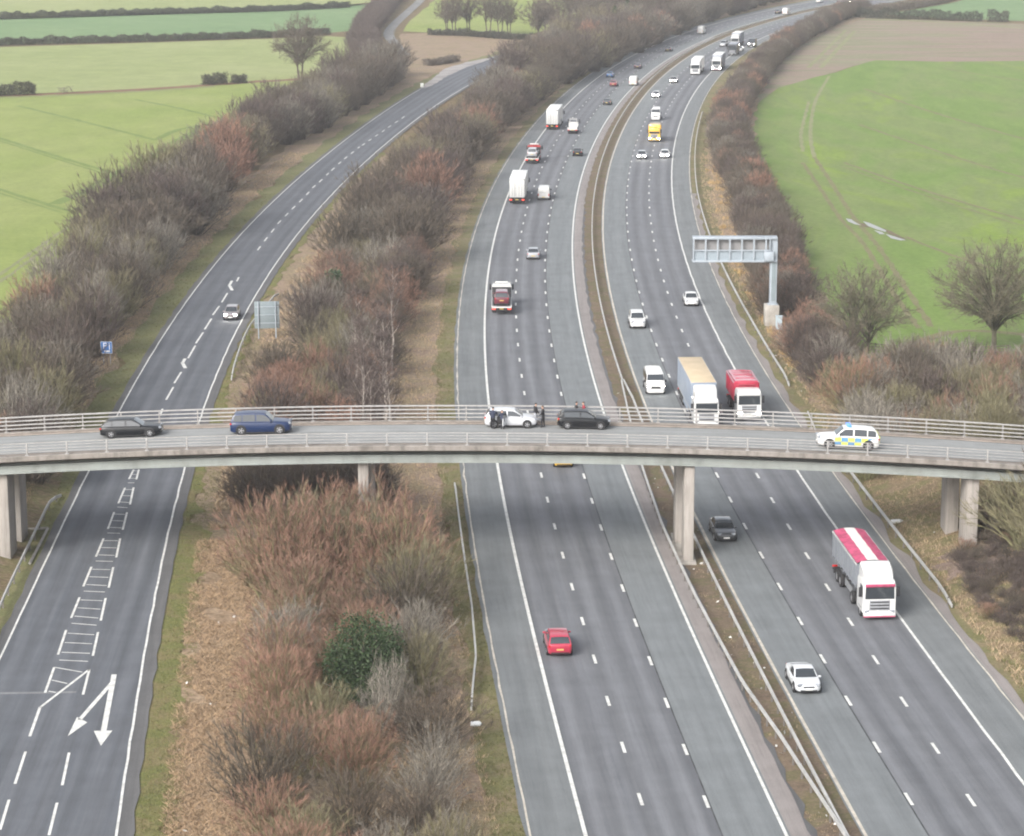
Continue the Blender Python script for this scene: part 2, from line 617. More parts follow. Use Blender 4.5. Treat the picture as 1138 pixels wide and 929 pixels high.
M_DIRT = ground_mat('ditch earth', [(0.3, (.13, .085, .055)), (0.6, (.2, .125, .075)), (0.8, (.24, .17, .1))], .3, 2.0, finevar=.3)
A_LANE = asphalt('lane asphalt', (.112, .117, .128), (.158, .163, .174), .14)
A_LAN3 = asphalt('outer lane asphalt', (.142, .154, .159), (.178, .19, .195), .03)
A_SHLD = asphalt('hard shoulder asphalt', (.134, .144, .148), (.174, .184, .187), .03)
A_SLIP = asphalt('slip road asphalt', (.078, .085, .097), (.125, .132, .146), .11, 3.4)
A_EDGE = asphalt('old edge asphalt', (.085, .085, .088), (.13, .128, .126), .02)
A_DECK = asphalt('bridge deck asphalt', (.225, .232, .23), (.27, .276, .272), .03, 3.6)
A_PAVE = asphalt('median channel concrete', (.20, .18, .172), (.255, .232, .222), .0)
M_WHITE = plain('road paint', (.62, .62, .59), .7, var=.14, scale=1.6)
M_CREAM = plain('soiled road paint', (.50, .46, .39), .75, var=.16, scale=1.2)
M_CONC = plain('weathered concrete', (.36, .335, .30), .85, var=.16, scale=.9)
M_JOINT = plain('joint sealant', (.062, .064, .068), .8, var=.3, scale=.6)
M_WATER = plain('standing water', (.22, .22, .215), .28, var=.02)

# ---- the ground and the fields
gb = MB()
gb.add([(-1600, -100, -.16), (1900, -100, -.16), (1900, 3000, -.16), (-1600, 3000, -.16)], [(0, 1, 2, 3)])
tag(gb.build('ground', G_BASE), kind='structure')

sheet('pasture', [(-150, 109), (0, 107), (167, 99.5), (274, 92), (345, 87), (385, 76), (360, 110), (315, 140), (240, 182), (150, 245), (85, 310), (20, 385), (-150, 560)], -.12, F_YEL, .8, 12, 2)
sheet('pasture', [(-200, 107), (0, 105), (167, 97.5), (274, 90), (345, 85.5), (395, 66), (402, 42), (364, 39.5), (300, 42.5), (167, 47), (0, 52), (-200, 58)], -.12, F_YEL2, .8, 20, 3)
sheet('wheat_field', [(-200, 55), (0, 49), (167, 44), (300, 39.5), (364, 36), (404, 33), (418, 20), (424, 3), (390, 6.5), (297, 12.5), (167, 16.5), (0, 21.5), (-200, 28)], -.12, F_BLU, .8, 20, 4)
sheet('pasture', [(-200, 25), (0, 19), (167, 13.5), (297, 10.5), (390, 4.5), (426, 1), (440, -25), (300, -50), (-300, -45)], -.12, F_YEL2, .8, 20, 5)
sheet('pasture', [(482, 0), (500, -25), (640, -40), (800, -30), (700, 8), (640, 22), (585, 39), (540, 35), (475, 35.5), (448, 34.5), (458, 22)], -.12, F_YEL, .8, 20, 6)
sheet('rough_ground', [(447, 37), (473, 36), (530, 40), (585, 43), (578, 52), (540, 61), (505, 70), (480, 84), (462, 95), (450, 90), (446, 66), (440, 50)], -.12, G_TAN, .8, 10, 7)
sheet('wheat_field', [(975, 66.5), (945, 75), (905, 85), (868, 97), (841, 117), (832, 143), (837, 173), (854, 213), (873, 254), (888, 300), (902, 365), (925, 412), (1000, 425), (1150, 425), (1330, 420), (1400, 67), (1138, 67), (1050, 68)], -.12, F_GRN, .8, 14, 8)
sheet('bare_field', [(868, 97), (841, 117), (828, 112), (846, 84), (872, 58), (905, 36), (942, 19), (1000, 20.5), (1138, 26), (1400, 34), (1400, 67), (1138, 67), (1050, 68), (975, 66.5), (945, 75), (905, 85)], -.125, F_PLO, .8, 14, 9)
sheet('wheat_field', [(985, 15), (1010, 11), (1062, 2), (1120, -14), (1400, -30), (1400, 31), (1138, 23), (1040, 19)], -.12, F_BLU, .8, 20, 10)


def pxpath(px, z=0.0, step=3.0):
    P = [np.array(at(x, y, z)[:2]) for x, y in px]
    # Catmull-Rom through the points
    out = []
    for i in range(len(P) - 1):
        p0, p1, p2, p3 = P[max(i - 1, 0)], P[i], P[i + 1], P[min(i + 2, len(P) - 1)]
        n = max(2, int(np.linalg.norm(p2 - p1) / step))
        for k in range(n):
            t = k / n
            out.append(.5 * ((2 * p1) + (-p0 + p2) * t + (2 * p0 - 5 * p1 + 4 * p2 - p3) * t * t + (-p0 + 3 * p1 - 3 * p2 + p3) * t ** 3))
    out.append(P[-1])
    return Path(out)


def pxstrip(name, px, w, z, mat, jit=0.0, seed=0):
    p = pxpath(px)
    j = wob(seed, jit, 9.0)
    j2 = wob(seed + 50, jit, 7.0)
    ss = np.arange(0, p.s[-1] + 2, 2.5)
    vs, fs = [], []
    for s in ss:
        for o in (w / 2 + j(s), -w / 2 + j2(s)):
            x, y = p.pos(min(s, p.s[-1]), o)
            vs.append((x, y, z))
    for i in range(len(ss) - 1):
        fs.append((2 * i + 1, 2 * i + 3, 2 * i + 2, 2 * i))
    me = bpy.data.meshes.new(name)
    me.from_pydata(vs, [], fs)
    bm = bmesh.new()
    bm.from_mesh(me)
    bmesh.ops.recalc_face_normals(bm, faces=bm.faces)
    if bm.faces[0].normal.z < 0:
        bmesh.ops.reverse_faces(bm, faces=bm.faces)
    bm.to_mesh(me)
    bm.free()
    me.materials.append(mat)
    return tag(link_mesh(name, me), kind='structure')


k = 0
for px, w, mat in (
        ([(-40, 141), (0, 153), (60, 172), (127, 192)], 1.3, M_TRACKL), ([(-40, 144), (0, 156), (60, 175), (125, 195)], .7, M_TRACKL),
        ([(20, 117), (90, 134), (173, 155)], 1.3, M_TRACKL), ([(-20, 203), (0, 210), (77, 234)], 1.2, M_TRACKL), ([(-20, 207), (0, 214), (70, 236)], .6, M_TRACKL),
        ([(150, 110), (200, 120), (245, 131)], 1.2, M_TRACKL),
        ([(-20, 318), (20, 290), (60, 262), (95, 238)], .6, M_TRACKP), ([(-20, 326), (20, 298), (58, 270)], .6, M_TRACKP),
        ([(60, 226), (110, 204), (170, 170), (230, 140)], 2.4, M_TRACKL), ([(173, 155), (200, 143), (240, 137)], 1.6, M_TRACKL),
        ([(921.6, 84), (907, 110), (901.6, 134), (901, 155), (905, 174)], .8, M_TRACKP), ([(899, 112), (893, 135), (890, 150), (892.5, 168)], .7, M_TRACKP),
        ([(950, 34), (930, 55), (912, 75)], 1.3, M_TRACKP), ([(940, 33), (917, 56), (898, 75)], 1.1, M_TRACKP),
        ([(905, 174), (925, 204), (948, 240), (973.6, 270), (1002, 312), (1035, 362)], .8, M_TRACKB), ([(892, 180), (911, 208), (934, 242), (959.5, 270), (992.5, 324), (1021, 364)], .75, M_TRACKB),
        ([(938, 180), (1000, 202), (1070, 224), (1160, 250)], .9, M_TRACKB), ([(935, 184), (1000, 207), (1070, 230), (1160, 257)], .5, M_TRACKB),
        ([(960, 98), (1030, 122), (1110, 146), (1180, 165)], 1.0, M_TRACKB), ([(955, 138), (1020, 160), (1100, 186), (1180, 208)], .9, M_TRACKB),
        ([(1006, 262), (1040, 276), (1080, 290), (1150, 312)], .8, M_TRACKB), ([(1050, 76), (1100, 84), (1160, 92)], 1.0, M_TRACKB),
        ([(985, 395), (1040, 372), (1080, 366), (1150, 372)], 1.6, M_TRACKB)):
    pxstrip('field_track', px, w, -.10 + .003 * (k % 6), mat, .18, k)
    k += 1
pxstrip('ditch', [(-200, 112), (0, 106), (90, 102.5), (167, 98.5), (274, 91), (345, 86.3), (380, 78)], 5.0, -.085, M_DIRT, .8, 90)
pxstrip('field_path', [(-200, 114.5), (0, 108), (90, 104.5), (167, 100.5), (240, 95.5)], 1.6, -.08, M_TRACKP, .3, 91)
pxstrip('farm_track', [(476, -14), (467, 0), (452, 14), (437, 28), (432, 38), (440, 50), (449, 61)], 3.4, -.09, plain('worn farm track', (.19, .19, .185), .9, var=.15, scale=.2), .4, 92)
pxstrip('farm_track', [(1168, 33), (1080, 27), (990, 21.5), (945, 20.5)], 3.5, -.105, M_TRACKP, .6, 93)
for w_ in ([(940, 242), (946, 243), (953, 247.5), (957, 249.5), (950, 248.5), (943, 245.5)], [(959, 245), (966, 247), (976, 251), (985, 255.5), (984, 257), (974, 254), (965, 250.5)],
           [(971, 255), (980, 257), (984, 259.5), (978, 259.5)], [(984, 259), (994, 262), (1007, 266), (1001, 266.5), (990, 264)]):
    sheet('puddle', w_, -.09, M_WATER, .05, 2, 12)
for w_ in ([(982, 253), (990, 256), (1000, 261), (1009, 266), (1000, 264), (988, 259)], [(948, 247), (960, 247.5), (968, 253), (960, 251)]):
    sheet('mud', w_, -.095, G_SOIL, .1, 2, 13)

# ---- motorway
strip('verge', MWAY, O_LSE + .1, 5.4, 100, 1150, -.07, G_VERGE, 3, None, wob(3, .8, 22), n=3)
strip('rough_verge', MWAY, 5.0, 16.0, 100, 1150, -.1, G_TAN, 3, wob(4, .9, 15), wob(5, 1.0, 30), n=3)
strip('verge', MWAY, O_RSE, -33.6, 100, 1150, -.07, G_VERGE, 3, None, wob(6, .7, 18), n=2)
strip('rough_verge', MWAY, -33.0, -43.0, 100, 1150, -.1, G_TAN, 3, wob(7, .8, 12), wob(8, 1.0, 25), n=3)
strip('hard_shoulder', MWAY, O_LSE + .35, -.02, 100, 1600, -.004, A_SHLD, 4, wob(9, .1, 14), n=2)
strip('motorway_lanes', MWAY, -.02, O_L23 - .12, 100, 1600, 0, A_LANE, 4, n=4)
strip('motorway_lanes', MWAY, O_L23 - .12, O_LER - .25, 100, 1600, 0, A_LAN3, 4, n=2)
strip('median', MWAY, O_LER - .2, O_REM + .2, 100, 1600, -.05, G_SOIL, 3, n=4)
strip('drainage_channel', MWAY, O_LER - .25, -12.95, 100, 800, -.006, A_PAVE, 3, None, wob(10, .13, 8))
strip('drainage_channel', MWAY, O_LER - 1.08, -13.25, 100, 400, -.012, A_EDGE, 2, None, wob(11, .22, 5))
strip('motorway_lanes', MWAY, O_REM + .22, O_R32 + .12, 100, 1600, 0, A_LAN3, 4, wob(12, .04, 9), n=2)
strip('motorway_lanes', MWAY, O_R32 + .12, O_REO + .02, 100, 1600, 0, A_LANE, 4, n=4)
strip('hard_shoulder', MWAY, O_REO + .02, O_RSE - .15, 100, 1600, -.004, A_SHLD, 4, n=2)
strip('drainage_channel', MWAY, O_RSE - .15, O_RSE - .85, 100, 420, -.008, A_PAVE, 2, None, wob(13, .3, 9))
strip('joint', MWAY, O_L23 - .1, O_L23 - .2, 100, 800, .004, M_JOINT, 4)
strip('joint', MWAY, O_R32 + .1, O_R32 + .2, 100, 800, .004, M_JOINT, 4)

ZM = .009
strip('road_marking', MWAY, .12, -.12, 100, 1600, ZM, M_WHITE, 4)
strip('road_marking', MWAY, O_LER + .09, O_LER - .11, 100, 1600, ZM, M_WHITE, 4)
strip('road_marking', MWAY, O_REM + .1, O_REM - .1, 100, 1600, ZM, M_CREAM, 4, wob(14, .03, 7), wob(15, .03, 6))
strip('road_marking', MWAY, O_REO + .1, O_REO - .1, 100, 1600, ZM, M_WHITE, 4, wob(16, .04, 9), wob(16, .04, 9))
strip('kerb_line', MWAY, O_LSE + .07, O_LSE - .06, 100, 700, ZM, M_CREAM, 3, wob(17, .07, 7), wob(18, .05, 6))
strip('kerb_line', MWAY, O_RSE + .06, O_RSE - .07, 100, 900, ZM, M_CREAM, 3, wob(19, .05, 7), wob(20, .05, 6))

R32px = [(796.6, 529.4), (811.1, 557.1), (827.1, 586.5), (844.4, 617.2), (864.4, 652.5), (886.7, 689.8), (912.2, 731.5), (941.5, 776.7), (972.3, 826.6), (1008.3, 883.2)]
R21px = [(843, 530.9), (858.5, 557.5), (876.9, 587), (896.1, 618.5), (917.6, 652.7), (942.6, 691), (971.1, 732.5), (1001.3, 777.8), (1035.5, 827.3), (1075.6, 883.6)]
L23px = [(648.8, 529.2), (657.6, 557.8), (667, 587), (678, 619), (690.5, 654), (705.4, 692.5), (721.5, 734), (740.3, 780.8), (761.7, 831.2), (785.9, 887.2)]


def dashes(off, ref, s_end=1500):
    """2 m marks every 9 m along an offset of the motorway; phase taken from the photographed marks"""
    # arc length measured on the offset line itself
    q = np.stack(MWAY.pos(MWAY.s, off), 1)
    a = np.r_[0, np.cumsum(np.hypot(*np.diff(q, axis=0).T))]
    ph = []
    for px in ref:
        w = at(*px)
        s, _ = MWAY.find(w.x, w.y)
        ph.append(np.interp(s, MWAY.s, a))
    ph = np.array(ph)
    base = np.angle(np.mean(np.exp(2j * np.pi * ph / 9.0))) / (2 * np.pi) * 9.0
    b = MB()
    for u in np.arange(base - 90, s_end, 9.0):
        if u - 1 < a[0] or u + 1 > a[-1]:
            continue
        s0, s1 = np.interp(u - 1, a, MWAY.s), np.interp(u + 1, a, MWAY.s)
        w = .105
        p = [MWAY.pos(s0, off + w), MWAY.pos(s0, off - w), MWAY.pos(s1, off - w), MWAY.pos(s1, off + w)]
        b.add([(x, y, ZM) for x, y in p], [(0, 1, 2, 3)])
    tag(b.build('lane_marking', M_WHITE), kind='structure')


dashes(O_L12, L12[:10])
dashes(O_L23, L23px)
dashes(O_R32, R32px)
dashes(O_R21, R21px)

# ---- the slip road on the left
def to_right(s):
    x, y = SLL.pos(s)
    return -SLL_W(s)


_ss = np.arange(0, SLL.s[-1], 6.0)
_w = []
for s in _ss:
    x, y = SLL.pos(s)
    s2, d2 = SLR.find(x, y)
    _w.append(abs(d2))
SLL_W = lambda s: float(np.interp(s, _ss, _w))
GREEN = ground_mat('slip verge grass', [(0.25, (.15, .14, .07)), (0.5, (.15, .155, .07)), (0.75, (.20, .165, .095))], .3, 6.0, finevar=.4)
strip('verge', SLL, .4, 3.6, 95, 760, -.07, GREEN, 3, None, wob(21, .8, 18), n=2)
strip('rough_verge', SLL, 3.2, 9.5, 95, 760, -.1, G_TAN, 3, wob(22, .8, 12), wob(23, 1.0, 25), n=2)
strip('verge', SLR, -.5, lambda s: -3.1 if SLR.pos(s)[1] < 205 else -1.9, 95, 480, -.07, G_MOSS, 1.2, None, (lambda f, g: (lambda s: f(s) + g(s)))(wob(24, .5, 11), wob(34, .45, 2.6)), n=2)
strip('bracken_bed', SLR, -2.7, -9.5, 95, 200, -.09, G_BRACK, 1.5, wob(25, .5, 9), wob(26, .9, 8), n=3)
strip('rough_verge', SLR, -1.6, -10.0, 196, 480, -.1, G_TAN, 3, wob(27, .6, 9), wob(28, 1.2, 20), n=3)
strip('slip_road_margin', SLL, .75, -1.0, 95, 760, -.012, A_EDGE, 3, wob(29, .16, 6))
strip('slip_road_margin', SLR, 1.0, -.95, 95, 760, -.012, A_EDGE, 3, None, wob(30, .14, 6))
strip('slip_road', SLL, .12, lambda s: -SLL_W(s) - .12, 95, 800, 0, A_SLIP, 3, n=4)
strip('road_marking', SLL, .075, -.075, 95, 760, ZM, M_WHITE, 3, wob(31, .03, 5), wob(31, .03, 5))
strip('road_marking', SLR, .08, -.08, 95, 760, ZM, M_WHITE, 3, wob(32, .03, 5), wob(32, .03, 5))
sheet('lay_by', [(473, 93), (484, 85), (492, 77.5), (505, 73), (517, 69.2), (542, 64.5), (545, 66), (520, 74), (498, 84), (480, 95), (470, 99)], .012, plain('gravelly concrete', (.3, .28, .27), .9, var=.15, scale=.15), .3, 4, 14)


# one pale transverse joint across the slip road
A_OLD = asphalt('pale worn asphalt', (.165, .17, .178), (.2, .205, .21), .0)
strip('joint', SLL, -.4, -6.2, 161, 161.2, .0035, A_OLD, .2)


def line(b, p0, p1, w, z=ZM):
    a, c = at(*p0), at(*p1)
    d = (c - a).normalized()
    n = Vector((-d.y, d.x, 0)) * w / 2
    b.add([(q.x, q.y, z) for q in (a - n, c - n, c + n, a + n)], [(0, 1, 2, 3)])


# small pixel tables read off two enlargements of the photograph
za = lambda x, y: (x / 5.69, 500 + y / 5.69)
zb = lambda x, y: (x / 5.69, 663 + y / 5.69)
b = MB()
LFT = [(za(845, 125), za(815, 185)), (za(790, 240), za(748, 338)), (za(722, 393), za(682, 500)), (za(655, 560), za(607, 675)), (za(578, 740), za(527, 863)),
       (zb(503, 5), zb(450, 135)), (zb(418, 212), zb(367, 367)), (zb(343, 447), zb(285, 608))]
RGT = [(za(878, 125), za(862, 187)), (za(845, 237), za(822, 345)), (za(803, 395), za(776, 505)), (za(760, 560), za(735, 680)), (za(716, 742), za(687, 872)),
       (zb(668, 10), zb(637, 152)), (zb(620, 225), zb(587, 375)), (zb(565, 460), zb(525, 620))]
for (p, q) in LFT + RGT:
    line(b, p, q, .17)
lp = lambda p, q, t: (p[0] + (q[0] - p[0]) * t, p[1] + (q[1] - p[1]) * t)
ends_l = [p for s_ in LFT for p in s_]
ends_r = [p for s_ in RGT for p in s_]
for i in range(7):
    l0, l1, r0, r1 = LFT[i][0], LFT[i][1], RGT[i][0], RGT[i][1]
    for t in (.12, .5, .9):
        p, q = lp(l0, l1, t), lp(r0, r1, t)
        line(b, lp(p, q, .08), lp(q, p, .1), .13)
    p, q = lp(LFT[i][1], LFT[i + 1][0], .42), lp(RGT[i][1], RGT[i + 1][0], .42)
    line(b, lp(p, q, .08), lp(q, p, .1), .13)
line(b, zb(343, 447), zb(520, 478), .13)
line(b, zb(328, 528), zb(425, 550), .13)
line(b, zb(308, 598), zb(352, 606), .13)
line(b, zb(566, 460), zb(252, 702), .19)
line(b, zb(254, 698), zb(188, 884), .19)
zc = lambda x, y: (x / 2.995, 620 + y / 2.995)
for p, q in (((85, 645), (50, 752)), ((30, 805), (0, 905)), ((230, 648), (207, 757)), ((190, 815), (163, 923))):
    line(b, zc(*p), zc(*q), .17)
for p0, p1 in (((-14, 968), (-22, 1000)), ((48, 954), (40, 990))):
    line(b, p0, p1, .17)
tag(b.build('hatched_marking', M_WHITE), kind='structure')
b = MB()
line(b, zb(722, 492), zb(655, 850), .36)
line(b, zb(708, 545), zb(505, 778), .30, ZM + .004)
for tri in (((593, 850), (711, 848), (638, 944)), ((487, 762), (552, 796), (428, 884))):
    b.add([(at(*zb(*p)).x, at(*zb(*p)).y, ZM + .004) for p in tri], [(0, 1, 2)])
tag(b.build('arrow_marking', M_WHITE), kind='structure')
# centre line with deflection arrows
b = MB()
for p, q in (((541, 432), (533, 455)), ((603, 310), (580, 347)), ((577, 360), (553, 402)), ((650, 222), (626, 264)), ((676, 178), (652, 214)), ((704, 132), (681, 168)), ((730, 90), (708, 120)), ((757, 47), (738, 78)), ((795, -6), (788, 8))):
    line(b, (p[0] / 2.995, 310 + p[1] / 2.995), (q[0] / 2.995, 310 + q[1] / 2.995), .2)
for (x, y) in ((612, 283), (768, 24)):
    for p, q, w in (((x + 4, y - 18), (x - 5, y - 2), .34), ((x - 5, y - 4), (x + 5, y + 14), .4)):
        line(b, (p[0] / 2.995, 310 + p[1] / 2.995), (q[0] / 2.995, 310 + q[1] / 2.995), w, ZM + .004 if y == p[1] else ZM)
zd = lambda x, y: (200 + x / 5.69, 120 + y / 5.69)
SDp = [zd(*p) for p in ((500, 887), (543, 830), (587, 775), (628, 722), (675, 674), (718, 630), (765, 585), (808, 540), (847, 497), (890, 460), (933, 418), (967, 387), (1010, 347), (1048, 315), (1090, 282), (1130, 250))]
SDp += [(404, 160.5), (411, 155.5), (418.5, 150.5), (426, 145.5), (433, 140.5), (440.5, 135.5), (448, 130.5)]
for i, p in enumerate(SDp):
    q = SDp[i + 1] if i < len(SDp) - 1 else (p[0] + 7, p[1] - 5)
    line(b, lp(p, q, -.22), lp(p, q, .22), .2)
tag(b.build('lane_marking', M_WHITE), kind='structure')

# banks that carry the ends of the bridge; their toes follow the road edges
TOE_R = lambda y: MWAY.pos(MWAY.at_y(y), -32.0)[0]
TOE_L = lambda y: SLL.pos(SLL.at_y(y), 1.3)[0]
BANKS = ((TOE_R, 29.0, 8.3), (TOE_L, -28.0, 8.0))


def bank_h(u, v, h):
    side = min(1, max(0, min(v, 1 - v)) * 4.2)
    side = side * side * (3 - 2 * side)
    return -.2 + (h + .2) * min(1.0, u * 1.25) ** 1.15 * side, side


def bank(name, toe, wd, h, y0, y1, mat, seed):
    nx, ny = 40, 34
    jw, jl = wob(seed, .5, 9), wob(seed + 1, .35, 4)
    vs, fs = [], []
    for i in range(nx + 1):
        for j in range(ny + 1):
            u, v = (i / nx) ** 1.3, j / ny
            y = y0 + (y1 - y0) * v
            x = toe(y) + wd * u
            z, side = bank_h(u, v, h)
            z += (jw(x + y) * .25 + jl(x * 1.3 - y) * .22) * side * min(1, u * 4)
            vs.append((x, y, z))
    for i in range(nx):
        for j in range(ny):
            a = i * (ny + 1) + j
            fs.append((a, a + ny + 1, a + ny + 2, a + 1))
    m = MB()
    m.add(vs, fs, 0, True)
    return tag(m.build(name, mat, sharp=0), kind='structure')


G_BANK = ground_mat('rough bank', [(0.25, (.12, .115, .05)), (0.42, (.19, .14, .09)), (0.56, (.14, .13, .06)), (0.7, (.22, .16, .11)), (0.85, (.135, .105, .088))], .28, 3.2, finevar=.5, aniso=(1, 1.6, 1))
BANK_R = bank('embankment', TOE_R, 29.0, 8.3, 160, 232, G_BANK, 41)
BANK_L = bank('embankment', TOE_L, -28.0, 8.0, 166, 232, G_BANK, 43)


def bank_z(x, y):
    for (toe, wd, h), y0 in zip(BANKS, (160, 166)):
        u, v = (x - toe(y)) / wd, (y - y0) / (232.0 - y0)
        if 0 < u and 0 < v < 1:
            return max(-.1, bank_h(u, v, h)[0] - .12)
    return -.1


# bare eroded soil around the right-hand pier
vs, fs = [], []
jr = wob(61, .9, 5)
n_a = 28
for q in range(3):
    for a_ in range(n_a):
        t = 2 * math.pi * a_ / n_a
        rr = (0.02, .55, 1.0)[q] * (1 + .22 * jr(a_ * 1.7))
        x, y = 36.2 + 2.9 * rr * math.cos(t), 191.2 + 4.6 * rr * math.sin(t)
        vs.append((x, y, bank_z(x, y) + (.34, .30, .02)[q]))
for q in range(2):
    for a_ in range(n_a):
        fs.append((q * n_a + a_, q * n_a + (a_ + 1) % n_a, (q + 1) * n_a + (a_ + 1) % n_a, (q + 1) * n_a + a_))
m = MB()
m.add(vs, fs, 0, True)
tag(m.build('eroded_soil', G_ERODE, sharp=0), kind='structure')
# ================================================================== BRIDGE, BARRIERS, SIGNS
C_BEAM = streaky('stained edge beam', (.255, .235, .215), .9, .42, 1.1, .5)
C_VERGE = streaky('bridge verge concrete', (.25, .215, .185), .9, .35, .8, .8)
C_GIRD = streaky('grey green girder paint', (.265, .288, .275), .6, .2, .7, .3)
C_DARK = plain('dark slab concrete', (.12, .105, .09), .95, var=.2, scale=.8)
C_PIER = streaky('board marked concrete', (.33, .305, .28), .88, .34, 2.2, .16)
C_ALU = plain('dull aluminium rail', (.36, .345, .33), .5, .15, var=.1, scale=2)
C_ALUN = plain('weathered thin rail', (.30, .29, .275), .6, .1, var=.15, scale=2)
C_ALUP = plain('pale parapet post', (.36, .35, .34), .55, .1, var=.1, scale=2)
C_GALV = plain('galvanised barrier steel', (.47, .465, .45), .5, .2, var=.12, scale=.8)
C_POST = plain('dark barrier post', (.16, .145, .13), .8, var=.15)
C_GREY = plain('grey sign back', (.20, .24, .255), .6, var=.05, scale=.8)
C_STEEL = plain('light grey gantry paint', (.33, .37, .41), .5, .05, var=.06, scale=.8)

_sf = [tuple(at_depth(x, y, 193.3)[i] for i in (0, 2)) for x, y in ((0, 527.3), (100, 522.6), (187, 520.5), (380, 515.5), (580, 513.8), (760, 517.7), (945, 525.4), (1092, 533))]
_cf = np.polyfit([p[0] for p in _sf], [p[1] for p in _sf], 2)
SOF = lambda x: float(np.polyval(_cf, x))               # underside of the girders
DECK = lambda x: SOF(x) + 1.40                           # road surface on the bridge
XS = np.arange(-78, 78.1, 2.0)


def along(b, ring, mi=0, x0=-78, x1=78):
    """extrudes a (y, z above soffit) outline along the bridge"""
    rings = [[(x, y, SOF(x) + z) for y, z in ring] for x in XS if x0 <= x <= x1]
    return b.loft(rings, mi, True, False)


br = empty('road_bridge', (0, 197.4, 0), 0, 'long slender concrete and steel road bridge crossing above both roads', 'bridge')
OFFS = Vector((0, 197.4, 0))


def bpart(b, name, mat, parent=br):
    b.v = [(p[0], p[1] - 197.4, p[2]) for p in b.v]
    return b.build(name, mat, parent)


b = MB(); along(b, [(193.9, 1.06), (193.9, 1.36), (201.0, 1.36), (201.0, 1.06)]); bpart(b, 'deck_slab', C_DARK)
b = MB(); along(b, [(194.3, .65), (194.3, 1.055), (200.9, 1.055), (200.9, .65)]); bpart(b, 'deck_haunch', C_DARK)  # dark box between girder tops and slab, set back from the near edge
for y in (193.3, 195.6, 198.3, 200.9):
    b = MB()
    along(b, [(y, 0), (y, .10), (y + .1, .12), (y + .1, .55), (y, .57), (y, .64), (y + .55, .64), (y + .55, .57), (y + .45, .55), (y + .45, .12), (y + .55, .1), (y + .55, 0)])
    bpart(b, 'girder', C_GIRD)
b = MB(); along(b, [(192.72, 1.12), (192.7, 1.49), (192.74, 1.52), (193.2, 1.52), (193.2, 1.12)]); bpart(b, 'edge_beam', C_BEAM)
b = MB(); along(b, [(201.65, 1.07), (201.65, 1.52), (202.1, 1.52), (202.15, 1.07)]); bpart(b, 'edge_beam', C_BEAM)
b = MB(); along(b, [(193.203, 1.12), (193.203, 1.47), (193.95, 1.47), (194.0, 1.365)]); bpart(b, 'verge_strip', C_VERGE)
b = MB(); along(b, [(200.9, 1.365), (200.95, 1.47), (201.647, 1.47), (201.647, 1.07)]); bpart(b, 'verge_strip', C_VERGE)
# the carriageway on the deck, a sheet with its own coordinates for the worn streaks
vs, fs, uv = [], [], []
for i, x in enumerate(XS):
    for k_ in range(3):
        y = 194.0 + 6.9 * k_ / 2
        vs.append((x, y - 197.4, SOF(x) + 1.40 + (.03 if k_ == 1 else 0)))
        uv.append((y, x))
for i in range(len(XS) - 1):
    for k_ in range(2):
        fs.append((i * 3 + k_, (i + 1) * 3 + k_, (i + 1) * 3 + k_ + 1, i * 3 + k_ + 1))
me = bpy.data.meshes.new('roadway')
me.from_pydata(vs, [], fs)
ul = me.uv_layers.new(name='UVMap')
for lp_ in me.loops:
    ul.data[lp_.index].uv = uv[lp_.vertex_index]
me.materials.append(A_DECK)
link_mesh('roadway', me, br)
b = MB()
along(b, [(194.003, 1.395), (194.003, 1.41), (194.12, 1.41), (194.12, 1.395)])
along(b, [(200.78, 1.395), (200.78, 1.41), (200.895, 1.41), (200.895, 1.395)])
bpart(b, 'gutter', M_JOINT)


def column(x, y0, dep, w, zb, name='pier_column'):
    b = MB()
    zt = SOF(x)
    h = zt - zb - .14
    b.box((x, y0 + dep / 2, zb + h / 2), (w, dep, h), bev=.06)
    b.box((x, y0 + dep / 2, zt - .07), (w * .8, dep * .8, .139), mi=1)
    bpart(b, name, [C_PIER, C_DARK])


XC = at(765.4, 625.5, 0).x
column(XC, 193.6, 2.7, .78, -.3)
column(XC - .35, 199.0, 2.7, .78, -.3)
b = MB()
b.box((XC - .15, 197.5, -.02), (1.5, 9.2, .3), bev=.05)
bpart(b, 'pier_base', M_CONC)
XR = at_depth(1080.5, 560, 193.9).x
column(XR, 193.9, 2.7, 1.0, -.5)
column(at_depth(1057.5, 560, 199.1).x + .1, 199.1, 2.7, 1.0, -.5)
XL = at_depth(4.5, 560, 193.9).x
column(XL - .1, 193.9, 2.7, .9, -.5)
column(at_depth(17.5, 560, 199.1).x, 199.1, 2.7, .75, -.5)
XM = at_depth(403.7, 530, 193.9).x
column(XM, 193.9, 2.7, .82, -.3)
column(XM + .1, 199.1, 2.7, .82, -.3)

# parapets
def parapet(y, first_px, h, rails, rw, spacing_m, posts_mat, rail_mat, zbase, dx):
    pr = bpart(MB().box((0, y, SOF(0) + 1.0), (.01, .01, .01)), 'parapet', rail_mat)
    b = MB()
    r0 = True
    for z, t in rails:
        along(b, [(y - rw / 2, zbase + z - t), (y - rw / 2, zbase + z), (y + rw / 2, zbase + z), (y + rw / 2, zbase + z - t)])
    b.v = [(p[0], p[1] - 197.4, p[2]) for p in b.v]
    pr.data = b.mesh('parapet_rails', rail_mat)
    x0 = at_depth(first_px, 490, y).x
    pm = MB().box((0, 0, h / 2), (.11, .13, h), bev=.012).box((0, 0, .02), (.3, .26, .04)).mesh('parapet_post', posts_mat)
    xx = x0 - 12 * spacing_m
    n = 0
    while xx < 62:
        if xx > -62:
            p = link_mesh('post', pm, pr)
            p.location = (xx, y - 197.4 + dx, SOF(xx) + zbase)
        xx += spacing_m


